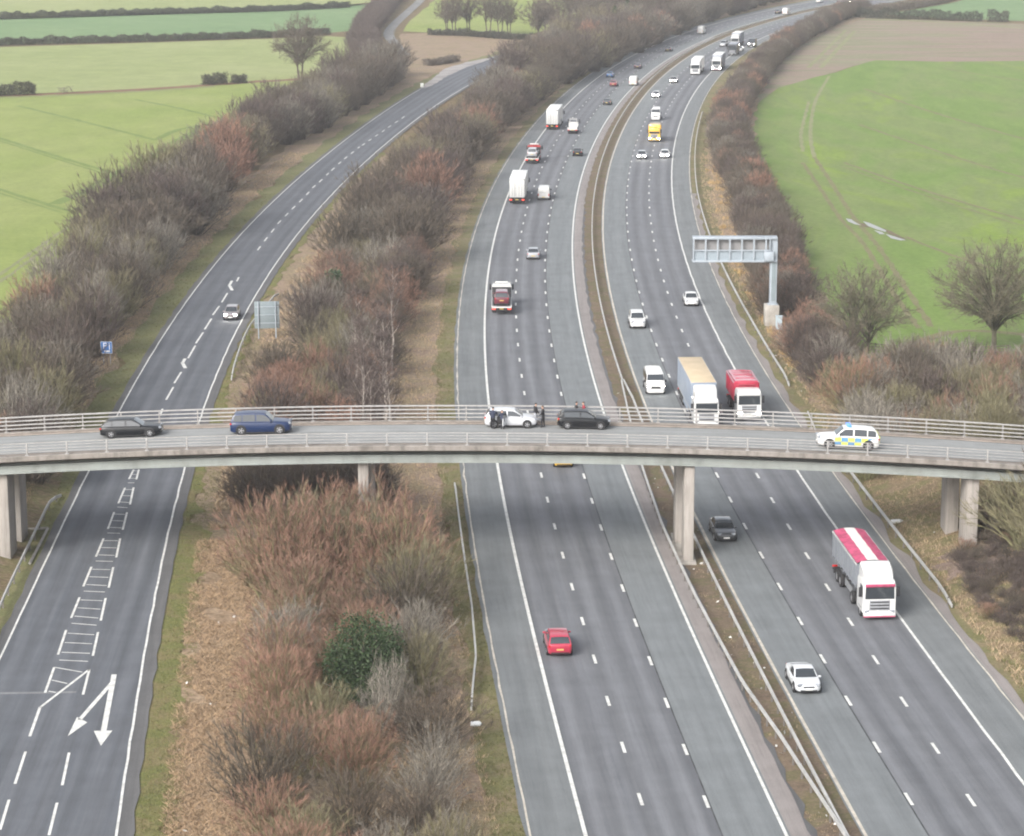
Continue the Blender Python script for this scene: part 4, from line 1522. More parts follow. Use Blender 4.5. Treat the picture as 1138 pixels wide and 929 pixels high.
def cab(root, x0, col, lights, W=2.48, Lc=2.25, Hc=3.0, roof=.9, visor=None, band=None):
    """lorry cab with its front face at x0 + Lc; returns the rear x"""
    hw = W / 2
    b = MB()
    st = ((0, 1.0), (.3, 1.0), (Lc - .35, 1.0), (Lc - .1, .985), (Lc, .94))
    rings = []
    for dx, w in st:
        w *= hw
        r_ = 0 if dx < Lc - .2 else (dx - (Lc - .2)) * .9
        half = [(w * .9, .45), (w, .6), (w, 1.9), (w * .985, Hc - .25 - r_ * .4), (w * .9, Hc - r_), (w * .4, Hc + .02 - r_)]
        rings.append([(x0 + dx, y, z) for y, z in half] + [(x0 + dx, -y, z) for y, z in reversed(half)])
    b.loft(rings, 0, True, True)
    if roof > 0:
        rings = []
        for dx, z, w in ((.05, Hc + roof, .92), (.5, Hc + roof, .93), (1.2, Hc + roof * .82, .90), (1.75, Hc + roof * .42, .86), (Lc - .2, Hc - .05, .80)):
            w *= hw
            half = [(w, Hc - .2), (w * .98, z - .14), (w * .88, z), (w * .3, z + .03)]
            rings.append([(x0 + dx, y, zz) for y, zz in half] + [(x0 + dx, -y, zz) for y, zz in reversed(half)])
        b.loft(rings, 0, True, True)
    b.build('cab', [col], root, sharp=35)
    f = x0 + Lc
    g = MB()
    g.add([(f + .016, -hw * .88, 1.66), (f + .016, hw * .88, 1.66), (f + .014, hw * .85, Hc - .40), (f + .014, -hw * .85, Hc - .40)], [(0, 1, 2, 3)])
    g.build('windscreen', GLASS, root)
    MB().box((f - .02, 0, Hc - .30), (.26, W * .88, .20), ry=.25, bev=.04).build('sun_visor', visor or col, root)
    g = MB().box((f + .01, 0, 1.18), (.05, W * .62, .78), bev=.02)
    for k_ in range(3):
        g.box((f + .045, 0, .95 + .24 * k_), (.03, W * .56, .09), mi=1, bev=.01)
    g.build('grille', [plain('lorry grille', (.30, .31, .33), .5, var=.1), TRIM], root)
    g = MB().box((f - .02, 0, .55), (.28, W * .97, .36), bev=.07)
    g.build('bumper', col, root)
    MB().box((f - .02, 0, .34), (.24, W * .95, .09), bev=.02).build('bumper_lip', band or TRIM, root)
    MB().box((f + .13, 0, .50), (.02, .5, .11)).build('number_plate', PLW, root)
    for s in (-1, 1):
        MB().box((f + .035, s * hw * .76, .72), (.16, .36, .22), s * -.15, bev=.05).build('headlight', LAMPON if lights else LAMPOFF, root)
        MB().box((f - .28, s * (hw + .17), 2.15), (.16, .24, .75), bev=.05).build('mirror', TRIM, root)
        g = MB()
        g.add([(f - 1.25, s * (hw + .008), 1.78), (f - .22, s * (hw + .008), 1.72), (f - .30, s * (hw * .99 + .006), Hc - .42), (f - 1.25, s * (hw * .99 + .006), Hc - .42)], [(0, 1, 2, 3)])
        g.build('side_window', GLASS, root)
        MB().box((f - 1.15, s * (hw - .12), .85), (1.1, .26, .06), bev=.02).build('step', TRIM, root)
    return f


def chassis(root, x0, x1, z=.95, axles=(), r=.5, W=2.45):
    b = MB()
    for s in (-1, 1):
        b.box(((x0 + x1) / 2, s * .42, z - .12), (x1 - x0, .12, .26))
    for k_ in np.arange(x0 + .3, x1, 1.6):
        b.box((k_, 0, z - .12), (.12, .8, .2))
    for x in axles:
        b.cyl((x, 0, r), (0, 1, 0), .09, W - .5, 8)
    b.build('chassis', CHAS, root)
    for x in axles:
        for s in (-1, 1):
            wheel(root, x, s * (W / 2 - .19), r, .34, True)


def rear_gear(root, x, W=2.5, lit=False):
    MB().box((x + .05, 0, .62), (.12, W * .96, .14), bev=.02).build('underrun_bar', CHAS, root)
    for s in (-1, 1):
        MB().box((x - .03, s * W * .40, .80), (.06, .42, .16), bev=.02).build('taillight', REDON if lit else REDL, root)
        MB().box((x + .25, s * W * .36, .55), (.04, .5, .5)).build('mud_flap', TRIM, root)
    MB().box((x - .02, 0, .82), (.03, .5, .12)).build('number_plate', PLY, root)


def box_body(root, x0, x1, W, z0, z1, side, top, rear, frame=None, front=None):
    """a box trailer or box body with its own roof, sides, rear doors and frame"""
    hw = W / 2
    L = x1 - x0
    b = MB()
    b.box(((x0 + x1) / 2, 0, (z0 + z1) / 2), (L, W, z1 - z0), bev=.03)
    n = max(3, int(L / 1.25))
    for s in (-1, 1):
        for k_ in range(n + 1):
            b.box((x0 + .06 + (L - .12) * k_ / n, s * (hw + .004), (z0 + z1) / 2), (.035, .012, z1 - z0 - .12))
        b.box(((x0 + x1) / 2, s * (hw + .004), z0 + .07), (L - .04, .03, .12), mi=1)
        b.box(((x0 + x1) / 2, s * (hw + .004), z1 - .06), (L - .04, .03, .10), mi=1)
    b.build('body', [side, frame or side], root)
    MB().box(((x0 + x1) / 2, 0, z1 + .012), (L - .05, W - .05, .03), bev=.01).build('roof', top, root)
    for s in (-1, 1):
        d = MB().box((x0 - .022, s * hw * .485, (z0 + z1) / 2 + .02), (.04, hw * .93, z1 - z0 - .22), bev=.01)
        d = d.build('rear_door', rear, root)
        g = MB()
        for q in (.28, .62):
            g.cyl((x0 - .055, s * hw * q, (z0 + z1) / 2), (0, 0, 1), .018, z1 - z0 - .4, 6)
        g.build('lock_bar', CHAS, d)
    g = MB()
    for s in (-1, 1):
        g.box((x0 - .01, s * (hw - .03), (z0 + z1) / 2), (.05, .07, z1 - z0))
    g.box((x0 - .01, 0, z1 - .04), (.05, W - .14, .09))
    g.box((x0 - .01, 0, z0 + .04), (.05, W - .14, .1))
    g.build('rear_frame', frame or side, root)


def skirts(root, x0, x1, W, col):
    for s in (-1, 1):
        MB().box(((x0 + x1) / 2, s * (W / 2 - .06), .78), (x1 - x0, .05, .5), bev=.01).build('side_guard', col, root)


def artic(pos, head, label, cabcol, side, top, rear, lights=False, L=13.6, Ht=4.05, roof=.85, frame=None, name='lorry', lit=False, band=None, visor=None, tipper=None):
    """articulated lorry, front face of the cab at x = 0, tail at negative x"""
    root = empty(name, pos, head, label, 'lorry')
    cab(root, -2.25, cabcol, lights, roof=roof, band=band, visor=visor)
    xt0, xt1 = -2.75 - L, -2.75
    chassis(root, xt0 + .2, -2.3, .95, (-1.35, -4.85, xt0 + 1.9, xt0 + 3.2, xt0 + 4.5), .5)
    z0 = 1.12
    box_body(root, xt0, xt1, 2.5, z0, Ht, side, top, rear, frame)
    skirts(root, xt0 + 5.4, -6.0, 2.5, side)
    rear_gear(root, xt0, lit=lit)
    return root


WHITE = paint('white', (.64, .64, .63))
WHITE2 = paint('off white', (.56, .56, .545))
SILV = paint('silver', (.42, .43, .45), .35)
BLACK = plain('paint black', (.006, .007, .009), .3, 0, .25, var=.02, scale=3, spec=.3)
DKGR = paint('dark grey', (.04, .043, .048), .3)
NAVY = plain('paint blue', (.004, .018, .07), .3, 0, .4, var=.02, scale=3, spec=.4)
RED = paint('red', (.40, .022, .055))
DRED = paint('dark red', (.12, .012, .025))
BLUE_ = paint('bright blue', (.04, .14, .32))
YEL = paint('yellow', (.72, .42, .03))
ORNG = paint('amber yellow', (.75, .45, .06))
GREYC = plain('grey curtain side', (.24, .26, .30), .6, var=.06, scale=.5)
BLUGC = plain('blue grey curtain side', (.22, .26, .32), .6, var=.06, scale=.5)
TANROOF = plain('sun bleached tan roof', (.50, .40, .27), .8, var=.06, scale=.6)
WROOF = plain('white trailer roof', (.68, .68, .66), .6, var=.05, scale=.6)
REDSH = plain('red tarpaulin', (.46, .07, .15), .7, var=.2, scale=1.6)
WSH = plain('white tarpaulin', (.66, .64, .61), .65, var=.05, scale=1.2)
PLATEB = plain('steel plate', (.3, .31, .32), .5, .4, var=.1)


def mw(px, py, L=0.0, away=True):
    """road contact point under the near end of a motorway vehicle -> its centre and heading"""
    p = at(px, py, 0)
    s, _ = MWAY.find(p.x, p.y)
    h = MWAY.head(s + L / 2)
    q = p + Vector((math.cos(h), math.sin(h), 0)) * (L / 2)
    q.z = .012
    return q, (h if away else h + math.pi)


def mcar(kind, col, px, py, away, label, lights=False, **kw):
    q, h = mw(px, py, CARS[kind][0], away)
    return car(kind, col, q, h, label, lights=lights, **kw)


# ---- far-bound carriageway
mcar('hatch', RED, 622.5, 731, True, 'bright red hatchback in the nearside lane, closest to the camera on that carriageway')
mcar('hatch', YEL, 626.5, 520.5, True, 'yellow car mostly hidden under the bridge deck, only its tail showing')
mcar('saloon', SILV, 592.5, 289, True, 'silver saloon driving away in the middle lane ahead of the loaded recovery lorry')
mcar('hatch', BLACK, 641.5, 174, True, 'black hatchback driving away in the outer lane beside the white lorries')
mcar('hatch', DKGR, 674.3, 117, True, 'dark grey car alone in the middle lane below the blue and red pair')
mcar('hatch', BLUE_, 677.3, 86.3, True, 'bright blue car in the nearside lane far up the motorway')
mcar('hatch', paint('maroon', (.22, .02, .03)), 681.3, 96.3, True, 'maroon car just behind the bright blue car')
mcar('hatch', paint('plum', (.045, .025, .045)), 708.2, 76.5, True, 'dark plum car ahead of the white van far up the motorway')
mcar('saloon', DKGR, 742, 57.5, True, 'dark saloon in the middle lane near the distant tree belt')
q, h = mw(604, 222.5, 5.0); van(5.0, 2.0, 2.1, WHITE2, q, h, 'white panel van driving away beside the nearer white box lorry')
q, h = mw(703.2, 95.5, 5.2); van(5.2, 2.0, 2.3, WHITE2, q, h, 'white van driving away in the outer lane beside the maroon car')
q, h = mw(778, 38, 5.6); van(5.6, 2.0, 2.5, WHITE2, q, h, 'white van driving away, beyond the dark saloon near the lamp column')
mcar('hatch', BLACK, 863.5, 15.5, True, 'black car driving away beside a white van near the top edge')
q, h = mw(872, 16.5, 5.4); van(5.4, 2.0, 2.3, WHITE2, q, h, 'white van beside the black car near the top edge')
mcar('saloon', WHITE, 909, 3.0, True, 'tiny white car at the very top where the motorway leaves the picture')

# the two white box lorries: tail at the given point
for px, py, lab, Ht_ in ((574.5, 227.5, 'white box lorry driving away, nearer one, between the van and the hard shoulder', 4.1), (613.5, 144.5, 'white box lorry driving away, farther one, just ahead of the car-carrying truck', 4.1)):
    q, h = mw(px, py, 0)
    Lb = 12.6
    q = q + Vector((math.cos(h), math.sin(h), 0)) * (Lb + 2.75)
    artic(q, h, lab, WHITE, WSH, WROOF, WHITE2, L=Lb, Ht=Ht_, frame=CHROME, lit=True, roof=.5)


def recovery(px, py, label, carcol, carkind, carlabel, cabcol, loadx=0.0, twin=False):
    """flat-bed recovery lorry carrying a car (the car is a thing of its own)"""
    q, h = mw(px, py, 0)
    L = 8.6
    f = q + Vector((math.cos(h), math.sin(h), 0)) * L
    root = empty('recovery_lorry', f, h, label, 'lorry')
    cab(root, -2.0, cabcol, False, Lc=2.0, Hc=2.75, roof=0)
    chassis(root, -L + .2, -2.0, .85, (-1.3, -L + 2.2), .45)
    b = MB().box((-L / 2 - 1.05, 0, 1.02), (L - 2.2, 2.4, .12), bev=.02)
    for s in (-1, 1):
        b.box((-L / 2 - 1.05, s * 1.2, 1.12), (L - 2.2, .08, .22), mi=1)
    b.build('flat_bed', [PLATEB, WHITE], root)
    MB().box((-2.2, 0, 1.75), (.12, 2.4, 1.4), bev=.03).build('headboard', TRIM, root)
    g = MB().box((-1.3, 0, 2.92), (.35, 1.6, .2), bev=.05)
    g.build('light_bar', WHITE2, root)
    MB().box((-L - .02, 0, 1.0), (.14, 2.42, .16), bev=.02).build('tail_beam', WHITE, root)
    rear_gear(root, -L, 2.4, True)
    ch = Vector((math.cos(h), math.sin(h), 0))
    c = f - ch * (L - CARS[carkind][0] / 2 - .25)
    c.z = 1.10
    car(carkind, carcol, c, h, carlabel, name='car')
    return root


recovery(557.5, 350.5, 'white recovery lorry in the nearside lane with a dark red car on its bed', DRED, 'suv', 'dark red off-road car strapped on the bed of a recovery lorry', WHITE)
recovery(591, 182.5, 'recovery lorry between the two white box lorries, carrying a silver car', SILV, 'suv', 'silver car carried on the farther recovery lorry', paint('recovery red', (.35, .03, .03)))

# pick-up with an upright ladder frame
q, h = mw(636, 149, 5.2)
root = empty('pickup', q, h, 'white drop-side pickup with a raised frame behind its cab', 'pickup')
f = cab(root, .75, WHITE, False, W=1.95, Lc=1.8, Hc=2.1, roof=0)
chassis(root, -2.5, .8, .75, (-1.6, 1.75), .35, 1.9)
b = MB().box((-.95, 0, .85), (3.3, 1.95, .1))
for s in (-1, 1):
    b.box((-.95, s * .95, 1.1), (3.3, .05, .45))
b.box((-2.58, 0, 1.1), (.05, 1.9, .45))
b.build('drop_side_bed', WHITE2, root)
b = MB()
for s in (-.7, .7):
    b.box((.6, s, 1.9), (.07, .07, 1.9))
for z in (1.6, 2.1, 2.6, 2.85):
    b.box((.6, 0, z), (.06, 1.4, .07))
b.build('ladder_frame', WHITE2, root)
rear_gear(root, -2.6, 1.9)

# ---- camera-bound carriageway
mcar('coupe', paint('pale silver', (.58, .60, .62)), 899, 773, False, 'silvery white coupe in the outer lane, nearest car on the camera-bound carriageway')
mcar('saloon', DKGR, 807.5, 603.5, False, 'dark grey saloon in the outer lane beside the central bridge pier')
mcar('suv', WHITE, 709, 366, False, 'white off-road car in the outer lane beyond the bridge')
mcar('saloon', WHITE, 769, 341, False, 'white saloon in the inner lane beneath the sign gantry')
mcar('hatch', SILV, 713, 177.5, False, 'silver car with its headlights on, left one of the side-by-side pair', True)
mcar('hatch', WHITE, 738.5, 176.5, False, 'white car with its headlights on, right one of the side-by-side pair', True)
mcar('hatch', WHITE, 728.5, 109, False, 'white car with headlights on in the outer lane behind the yellow lorry and van', True)
mcar('saloon', paint('beige grey', (.32, .30, .28)), 748, 92.5, False, 'grey car with bright headlights just left of the white lorries', True)
mcar('suv', SILV, 803, 52, False, 'silver off-road car in the outer lane left of the farthest white lorry')
mcar('hatch', WHITE, 821.5, 57.5, False, 'white car half hidden behind the dark lorry')
q, h = mw(729, 439, 5.2, False); van(5.2, 2.0, 2.15, WHITE, q, h, 'white minibus with headlights on in the outer lane just above the bridge rail', True, True, 'minibus', 'minibus')
q, h = mw(728.5, 134, 5.6, False); van(5.6, 2.0, 2.5, WHITE, q, h, 'white van following close behind the yellow lorry')
q, h = mw(835, 53, 5.6, False); van(5.6, 2.05, 2.6, DKGR, q, h, 'dark van with bright headlights in the inner lane far away', True)
q, h = mw(946, 5.5, 5.4, False); van(5.4, 2.0, 2.4, WHITE, q, h, 'small white van with headlights at the top, right of the hedge end', True)


def front(px, py):
    p, h = mw(px, py, 0, False)
    return p, h


# tipper artic with the red and white sheet
p, h = front(977, 690)
root = empty('tipper_lorry', p, h, 'large white lorry towing a grey bulk trailer roofed with a red and white sheet', 'lorry')
cab(root, -2.25, WHITE, False, roof=.95, visor=REDSH, band=REDSH)
MB().box((-1.55, 0, 3.86), (.85, 1.2, .06), ry=.18, bev=.02).build('roof_hatch', plain('grey roof hatch', (.35, .36, .38), .6), root)
Lt = 9.3
chassis(root, -2.9 - Lt, -2.3, .95, (-1.35, -4.5, -1.0 - Lt, -2.3 - Lt + .0 - .0 + 2.6), .5)
x1, x0 = -2.75, -2.75 - Lt
b = MB()
rings = []
for x, zb in ((x0, 1.25), (x0 + .3, 1.2), (x1 - .5, 1.2), (x1, 1.5)):
    half = [(.75, zb), (1.22, zb + .55), (1.25, 3.55)]
    rings.append([(x, y, z) for y, z in half] + [(x, -y, z) for y, z in reversed(half)])
b.loft(rings, 0, True, False)
for s in (-1, 1):
    for k_ in range(9):
        b.box((x0 + .3 + (Lt - .5) * k_ / 8, s * 1.255, 2.6), (.07, .04, 1.9))
    b.box(((x0 + x1) / 2, s * 1.26, 3.56), (Lt, .1, .12), mi=1)
b.build('bulk_body', [plain('polished grey bulk body', (.27, .29, .32), .45, .3, var=.06), WHITE2], root)
for (y0, y1, m_) in ((-1.22, -.42, REDSH), (.42, 1.22, REDSH), (-.42, .42, WSH)):
    g = MB()
    vs = []
    n = 14
    for i in range(n + 1):
        x = x0 + .05 + (Lt - .1) * i / n
        for j in range(4):
            y = y0 + (y1 - y0) * j / 3
            vs.append((x, y, 3.66 + .22 * (1 - (y / 1.25) ** 2) + .025 * math.sin(i * 2.2)))
    g.add(vs, [(i * 4 + j, i * 4 + j + 1, (i + 1) * 4 + j + 1, (i + 1) * 4 + j) for i in range(n) for j in range(3)], 0, True)
    g.build('load_sheet', m_, root, sharp=0)
for s in (-1, 1):
    MB().box((-6.3, s * 1.05, .85), (2.6, .06, .5)).build('side_guard', PLATEB, root)
rear_gear(root, x0)

# lorry with the tan trailer roof
p, h = front(785, 477)
artic(p, h, 'white cab lorry with a long tan roofed grey trailer just above the bridge rail', WHITE, BLUGC, TANROOF, WHITE2, Ht=4.1, roof=1.0, L=13.0, frame=WHITE2, name='lorry')

# red tipper
p, h = front(832.5, 468)
root = empty('tipper_lorry', p, h, 'red bodied tipper lorry with a white cab and headlights on, above the bridge rail', 'lorry')
cab(root, -2.1, WHITE, True, Lc=2.1, Hc=3.0, roof=0)
chassis(root, -8.9, -2.1, 1.0, (-1.2, -3.0, -6.6, -7.95), .5)
b = MB()
rings = []
for x, w, zt_ in ((-9.0, 1.22, 3.3), (-8.9, 1.25, 3.4), (-2.6, 1.25, 3.55), (-2.45, 1.2, 3.4)):
    half = [(.7, 1.15), (w, 1.5), (w, zt_ - .25), (w - .12, zt_), (.5, zt_ + .05)]
    rings.append([(x, y, z) for y, z in half] + [(x, -y, z) for y, z in reversed(half)])
b.loft(rings, 0, True, True)
for s in (-1, 1):
    for k_ in range(7):
        b.box((-8.7 + k_ * 1.0, s * 1.27, 2.4), (.12, .06, 1.7))
    b.box((-5.7, s * 1.26, 3.32), (6.3, .1, .12))
for k_ in range(3):
    b.box((-7.6 + k_ * 1.8, 0, 3.58), (.1, 1.9, .06))
b.build('tipper_body', RED, root)
MB().box((-2.35, 0, 3.35), (.16, 1.7, .35), bev=.04).build('sheet_roller', RED, root)
rear_gear(root, -9.0)

# yellow lorry
p, h = front(727, 158)
root = empty('lorry', p, h, 'amber yellow bodied lorry in the middle lane beyond the gantry', 'lorry')
cab(root, -2.0, ORNG, True, Lc=2.0, Hc=2.5, roof=0, W=2.3)
chassis(root, -7.0, -2.0, .9, (-1.2, -5.6), .46, 2.3)
b = MB()
rings = []
for x, w, zt_ in ((-7.1, 1.1, 3.0), (-7.0, 1.18, 3.1), (-2.4, 1.18, 3.2), (-2.3, 1.1, 3.05)):
    half = [(.8, 1.0), (w, 1.25), (w, zt_ - .2), (w - .12, zt_), (.4, zt_ + .04)]
    rings.append([(x, y, z) for y, z in half] + [(x, -y, z) for y, z in reversed(half)])
b.loft(rings, 0, True, True)
for s in (-1, 1):
    for k_ in range(5):
        b.box((-6.8 + k_ * 1.05, s * 1.19, 2.1), (.1, .05, 1.6))
b.build('body', ORNG, root)
MB().box((-1.2, 0, 2.8), (.3, 1.4, .16), bev=.04).build('light_bar', AMB, root)
rear_gear(root, -7.1, 2.3)

# far lorries facing the camera
p, h = front(772.5, 83.5)
artic(p, h, 'white lorry, left one of the two leading the distant queue', WHITE, WSH, WROOF, WHITE2, L=11.5, Ht=3.9, roof=.8)
p, h = front(796, 79)
artic(p, h, 'white lorry with bright headlights, right one of the two leading the distant queue', WHITE, GREYC, WROOF, WHITE2, True, L=11.5, Ht=4.0, roof=.6, band=REDSH)
p, h = front(813.5, 62)
artic(p, h, 'dark cabbed lorry behind the white pair in the distant queue', DKGR, DKGR, GREYC, CHAS, L=7.0, Ht=3.2, roof=.2)
p, h = front(816.5, 52.5)
artic(p, h, 'white topped lorry farthest back in the distant queue', WHITE2, GREYC, WROOF, WHITE2, L=9.5, Ht=4.0, roof=.7)

# ---- slip road
p = at(256, 356.5, 0)
s_, _ = SLL.find(p.x, p.y)
h_ = SLL.head(s_)
p = p + Vector((math.cos(h_), math.sin(h_), 0)) * 2.1
p.z = .012
car('hatch', paint('greyish maroon', (.30, .27, .275), .3), p, h_ + math.pi, 'silvery grey car with headlights on coming down the slip road', lights=True)

# ---- on the bridge: X from the pixel column, Y on the lane
def on_deck(px, y, L):
    x = at_depth(px, 470, y).x
    z = DECK(x) + .03
    return Vector((x, y, z))


# the deck falls away to both ends: pitch each car with it
def settle(root, x, face):
    sl = (SOF(x + 1) - SOF(x - 1)) / 2
    root.rotation_mode = 'XYZ'
    root.rotation_euler = (0, -sl * face, 0 if face > 0 else math.pi)


for kind, col, px, y, lab, nm in (('estate', BLACK, 146.5, 199.1, 'black estate car on the bridge, leftmost of the vehicles there', 'car'),
                                  ('suv', NAVY, 290.5, 198.7, 'dark blue off-road car on the bridge between the black estate and the stopped cars', 'car'),
                                  ('hatch', BLACK, 648.5, 200.15, 'black hatchback stopped on the bridge in front of the white car', 'parked_car')):
    v = on_deck(px, y, 0)
    r_ = car(kind, col, v, 0, lab, name=nm)[0]
    settle(r_, v.x, 1)
v = on_deck(567.5, 200.35, 0)
WC = v.copy()
r_ = car('hatch', paint('silvery white', (.56, .57, .59), .1), v, 0, 'silvery white hatchback stopped on the bridge with its near rear door open', name='parked_car')[0]
settle(r_, v.x, 1)
# its near rear door swung open
d = MB()
d.box((-.38, 0, .32), (.76, .07, .62), bev=.03)
d.add([(-.74, -.03, .63), (-.70, -.03, 1.02), (-.18, -.03, 1.04), (-.02, -.03, .63)], [(0, 1, 2, 3)], 1)
do = d.build('rear_door', [paint('silvery white', (.56, .57, .59), .1), GLASS], r_)
do.location = (-.30, -.90, .28)
do.rotation_euler = (0, 0, R(62))
g = MB().box((-.72, -.888, .62), (.80, .02, .62), bev=.01)
g.build('door_opening', TRIM, r_)

v = on_deck(942, 196.0, 0)
PYEL = plain('reflective yellow', (.62, .72, .12), .45, var=.03)
PBLU = plain('reflective blue', (.10, .26, .46), .45, var=.03)
r_, X_, side_, zl_ = car('suv', paint('police white', (.68, .68, .66)), v, math.pi, 'white police car with blue and yellow chequers on the bridge, heading left', name='police_car', cat='police car')
settle(r_, v.x, -1)
hw_ = CARS['suv'][1] / 2
for s in (-1, 1):
    gy_, gb_ = MB(), MB()
    cols = 6
    u0, u1 = .085, .735
    for row, (za_, zb_) in enumerate(((.38, .66), (.66, .97))):
        for c_ in range(cols):
            a, e = u0 + (u1 - u0) * c_ / cols, u0 + (u1 - u0) * (c_ + 1) / cols
            g = gy_ if (c_ + row) % 2 == 0 else gb_
            vs = []
            for z in (za_, (za_ + zb_) / 2, zb_):
                for u in (a, e):
                    wloc = float(np.interp(u, US, WS)) * hw_
                    y = wloc * float(np.interp(z, (.17, .25, .55, .68, 1.0, 1.05), (.86, .95, 1.0, .998, .957, .92))) + .012
                    vs.append((X_(u), s * y, z))
            # leave the wheel arches free
            cx_ = X_((a + e) / 2)
            if row == 0 and min(abs(cx_ - X_(.185)), abs(cx_ - X_(.815))) < .32:
                continue
            g.add(vs, [(0, 1, 3, 2), (2, 3, 5, 4)])
    gy_.build('yellow_chequer', PYEL, r_)
    gb_.build('blue_chequer', PBLU, r_)
g = MB().box((X_(.008) - .03, 0, .82), (.05, 1.5, .62), bev=.02)
g.box((X_(.03), 0, 1.34), (.05, 1.1, .08), ry=.2)
g.build('rear_panel', PYEL, r_)
g = MB().box((X_(.5), 0, 1.82), (.34, 1.25, .13), bev=.05)
g.build('light_bar', [BEAC], r_)
# ================================================================== PLANTS


class TW:
    """bark and twigs as raw triangles / quads"""

    def __init__(self):
        self.v, self.f = [], []

    def seg(self, pts, rads, n=3):
        b = len(self.v)
        for i, p in enumerate(pts):
            d = pts[min(i + 1, len(pts) - 1)] - pts[max(i - 1, 0)]
            d = d / (np.linalg.norm(d) + 1e-9)
            a = np.cross(d, (0, 0, 1.0) if abs(d[2]) < .9 else (1.0, 0, 0))
            a /= np.linalg.norm(a)
            c = np.cross(d, a)
            for k in range(n):
                t = 2 * math.pi * k / n
                self.v.append(tuple(p + (a * math.cos(t) + c * math.sin(t)) * rads[i]))
        for i in range(len(pts) - 1):
            for k in range(n):
                k2 = (k + 1) % n
                self.f.append((b + i * n + k, b + i * n + k2, b + (i + 1) * n + k2, b + (i + 1) * n + k))

    def twig(self, p, q, w, r):
        d = q - p
        a = np.cross(d, (r.gauss(0, 1), r.gauss(0, 1), r.gauss(0, 1)))
        a = a / (np.linalg.norm(a) + 1e-9) * w / 2
        b = len(self.v)
        m = (p + q) / 2 + np.array((r.gauss(0, .05), r.gauss(0, .05), r.gauss(0, .05))) * np.linalg.norm(d)
        self.v += [tuple(p - a), tuple(p + a), tuple(m + a * .7), tuple(m - a * .7), tuple(q)]
        self.f += [(b, b + 1, b + 2, b + 3), (b + 3, b + 2, b + 4)]

    def leaf(self, p, s, r):
        d = np.array((r.gauss(0, 1), r.gauss(0, 1), r.gauss(0, .6)))
        d /= np.linalg.norm(d)
        e = np.cross(d, (r.gauss(0, 1), r.gauss(0, 1), r.gauss(0, 1)))
        e /= np.linalg.norm(e)
        b = len(self.v)
        self.v += [tuple(p), tuple(p + d * s * .5 + e * s * .3), tuple(p + d * s), tuple(p + d * s * .5 - e * s * .3)]
        self.f += [(b, b + 1, b + 2, b + 3)]

    def mesh(self, name, mat):
        me = bpy.data.meshes.new(name)
        me.from_pydata(self.v, [], self.f)
        me.materials.append(mat)
        me.update()
        return me


def unit(v):
    return v / (np.linalg.norm(v) + 1e-9)


def bush(seed, H, Rr, nst=60, nb=4, nt=10, tl=.45, tw=.022, st_r=.03, base=.22, arch=1.0):
    """many-stemmed bare shrub: stems radiate from the stool to an uneven dome and end in sprays of fine shoots"""
    r = random.Random(seed)
    S, T = TW(), TW()
    ph = [r.uniform(0, 6.28) for _ in range(4)]
    for i in range(nst):
        k = math.sqrt((i + .5) / nst)
        az = i * 2.39996 + r.gauss(0, .25)
        lump = 1 + .13 * math.sin(2 * az + ph[0]) * k + .08 * math.sin(5 * az + ph[1]) * k + .07 * math.sin(7 * k + ph[2])
        q = r.uniform(.82, 1.03) * lump
        e = np.array((math.cos(az), math.sin(az), 0))
        end = e * Rr * k * q + np.array((0, 0, H * math.sqrt(max(.06, 1 - .90 * k * k)) * q))
        b0 = e * Rr * base * k * r.uniform(.5, 1.2)
        pts = [b0 + (end - b0) * np.array((t ** 1.2, t ** 1.2, t ** .88)) + np.array((r.gauss(0, .03), r.gauss(0, .03), 0)) * H * (0 < t < 1) * .6 for t in (0, .3, .55, .8, 1.0)]
        sr = st_r * r.uniform(.6, 1.25)
        S.seg(pts, [sr, sr * .8, sr * .6, sr * .4, sr * .15])
        out = unit(end * np.array((1.1, 1.1, .75)) + np.array((0, 0, .35 * H)))
        for j in range(nb):
            t = 1 - .72 * r.random() ** 1.3
            x = t * 4
            q2 = int(min(3, x))
            p = pts[q2] + (pts[q2 + 1] - pts[q2]) * (x - q2)
            d = unit(out + np.array((r.gauss(0, .42), r.gauss(0, .42), r.gauss(.05, .36))))
            Lb = H * r.uniform(.10, .22)
            m_ = p + d * Lb
            S.seg([p, p + d * Lb * .5, m_], [sr * .4, sr * .28, sr * .1])
            for n_ in range(nt):
                s0 = p + d * Lb * r.uniform(.05, 1.0)
                dd = unit(d * .8 + out * .35 + np.array((r.gauss(0, .36), r.gauss(0, .36), r.gauss(.12, .34))))
                T.twig(s0, s0 + dd * tl * r.uniform(.4, 1.15), tw * r.uniform(.7, 1.3), r)
    return S, T


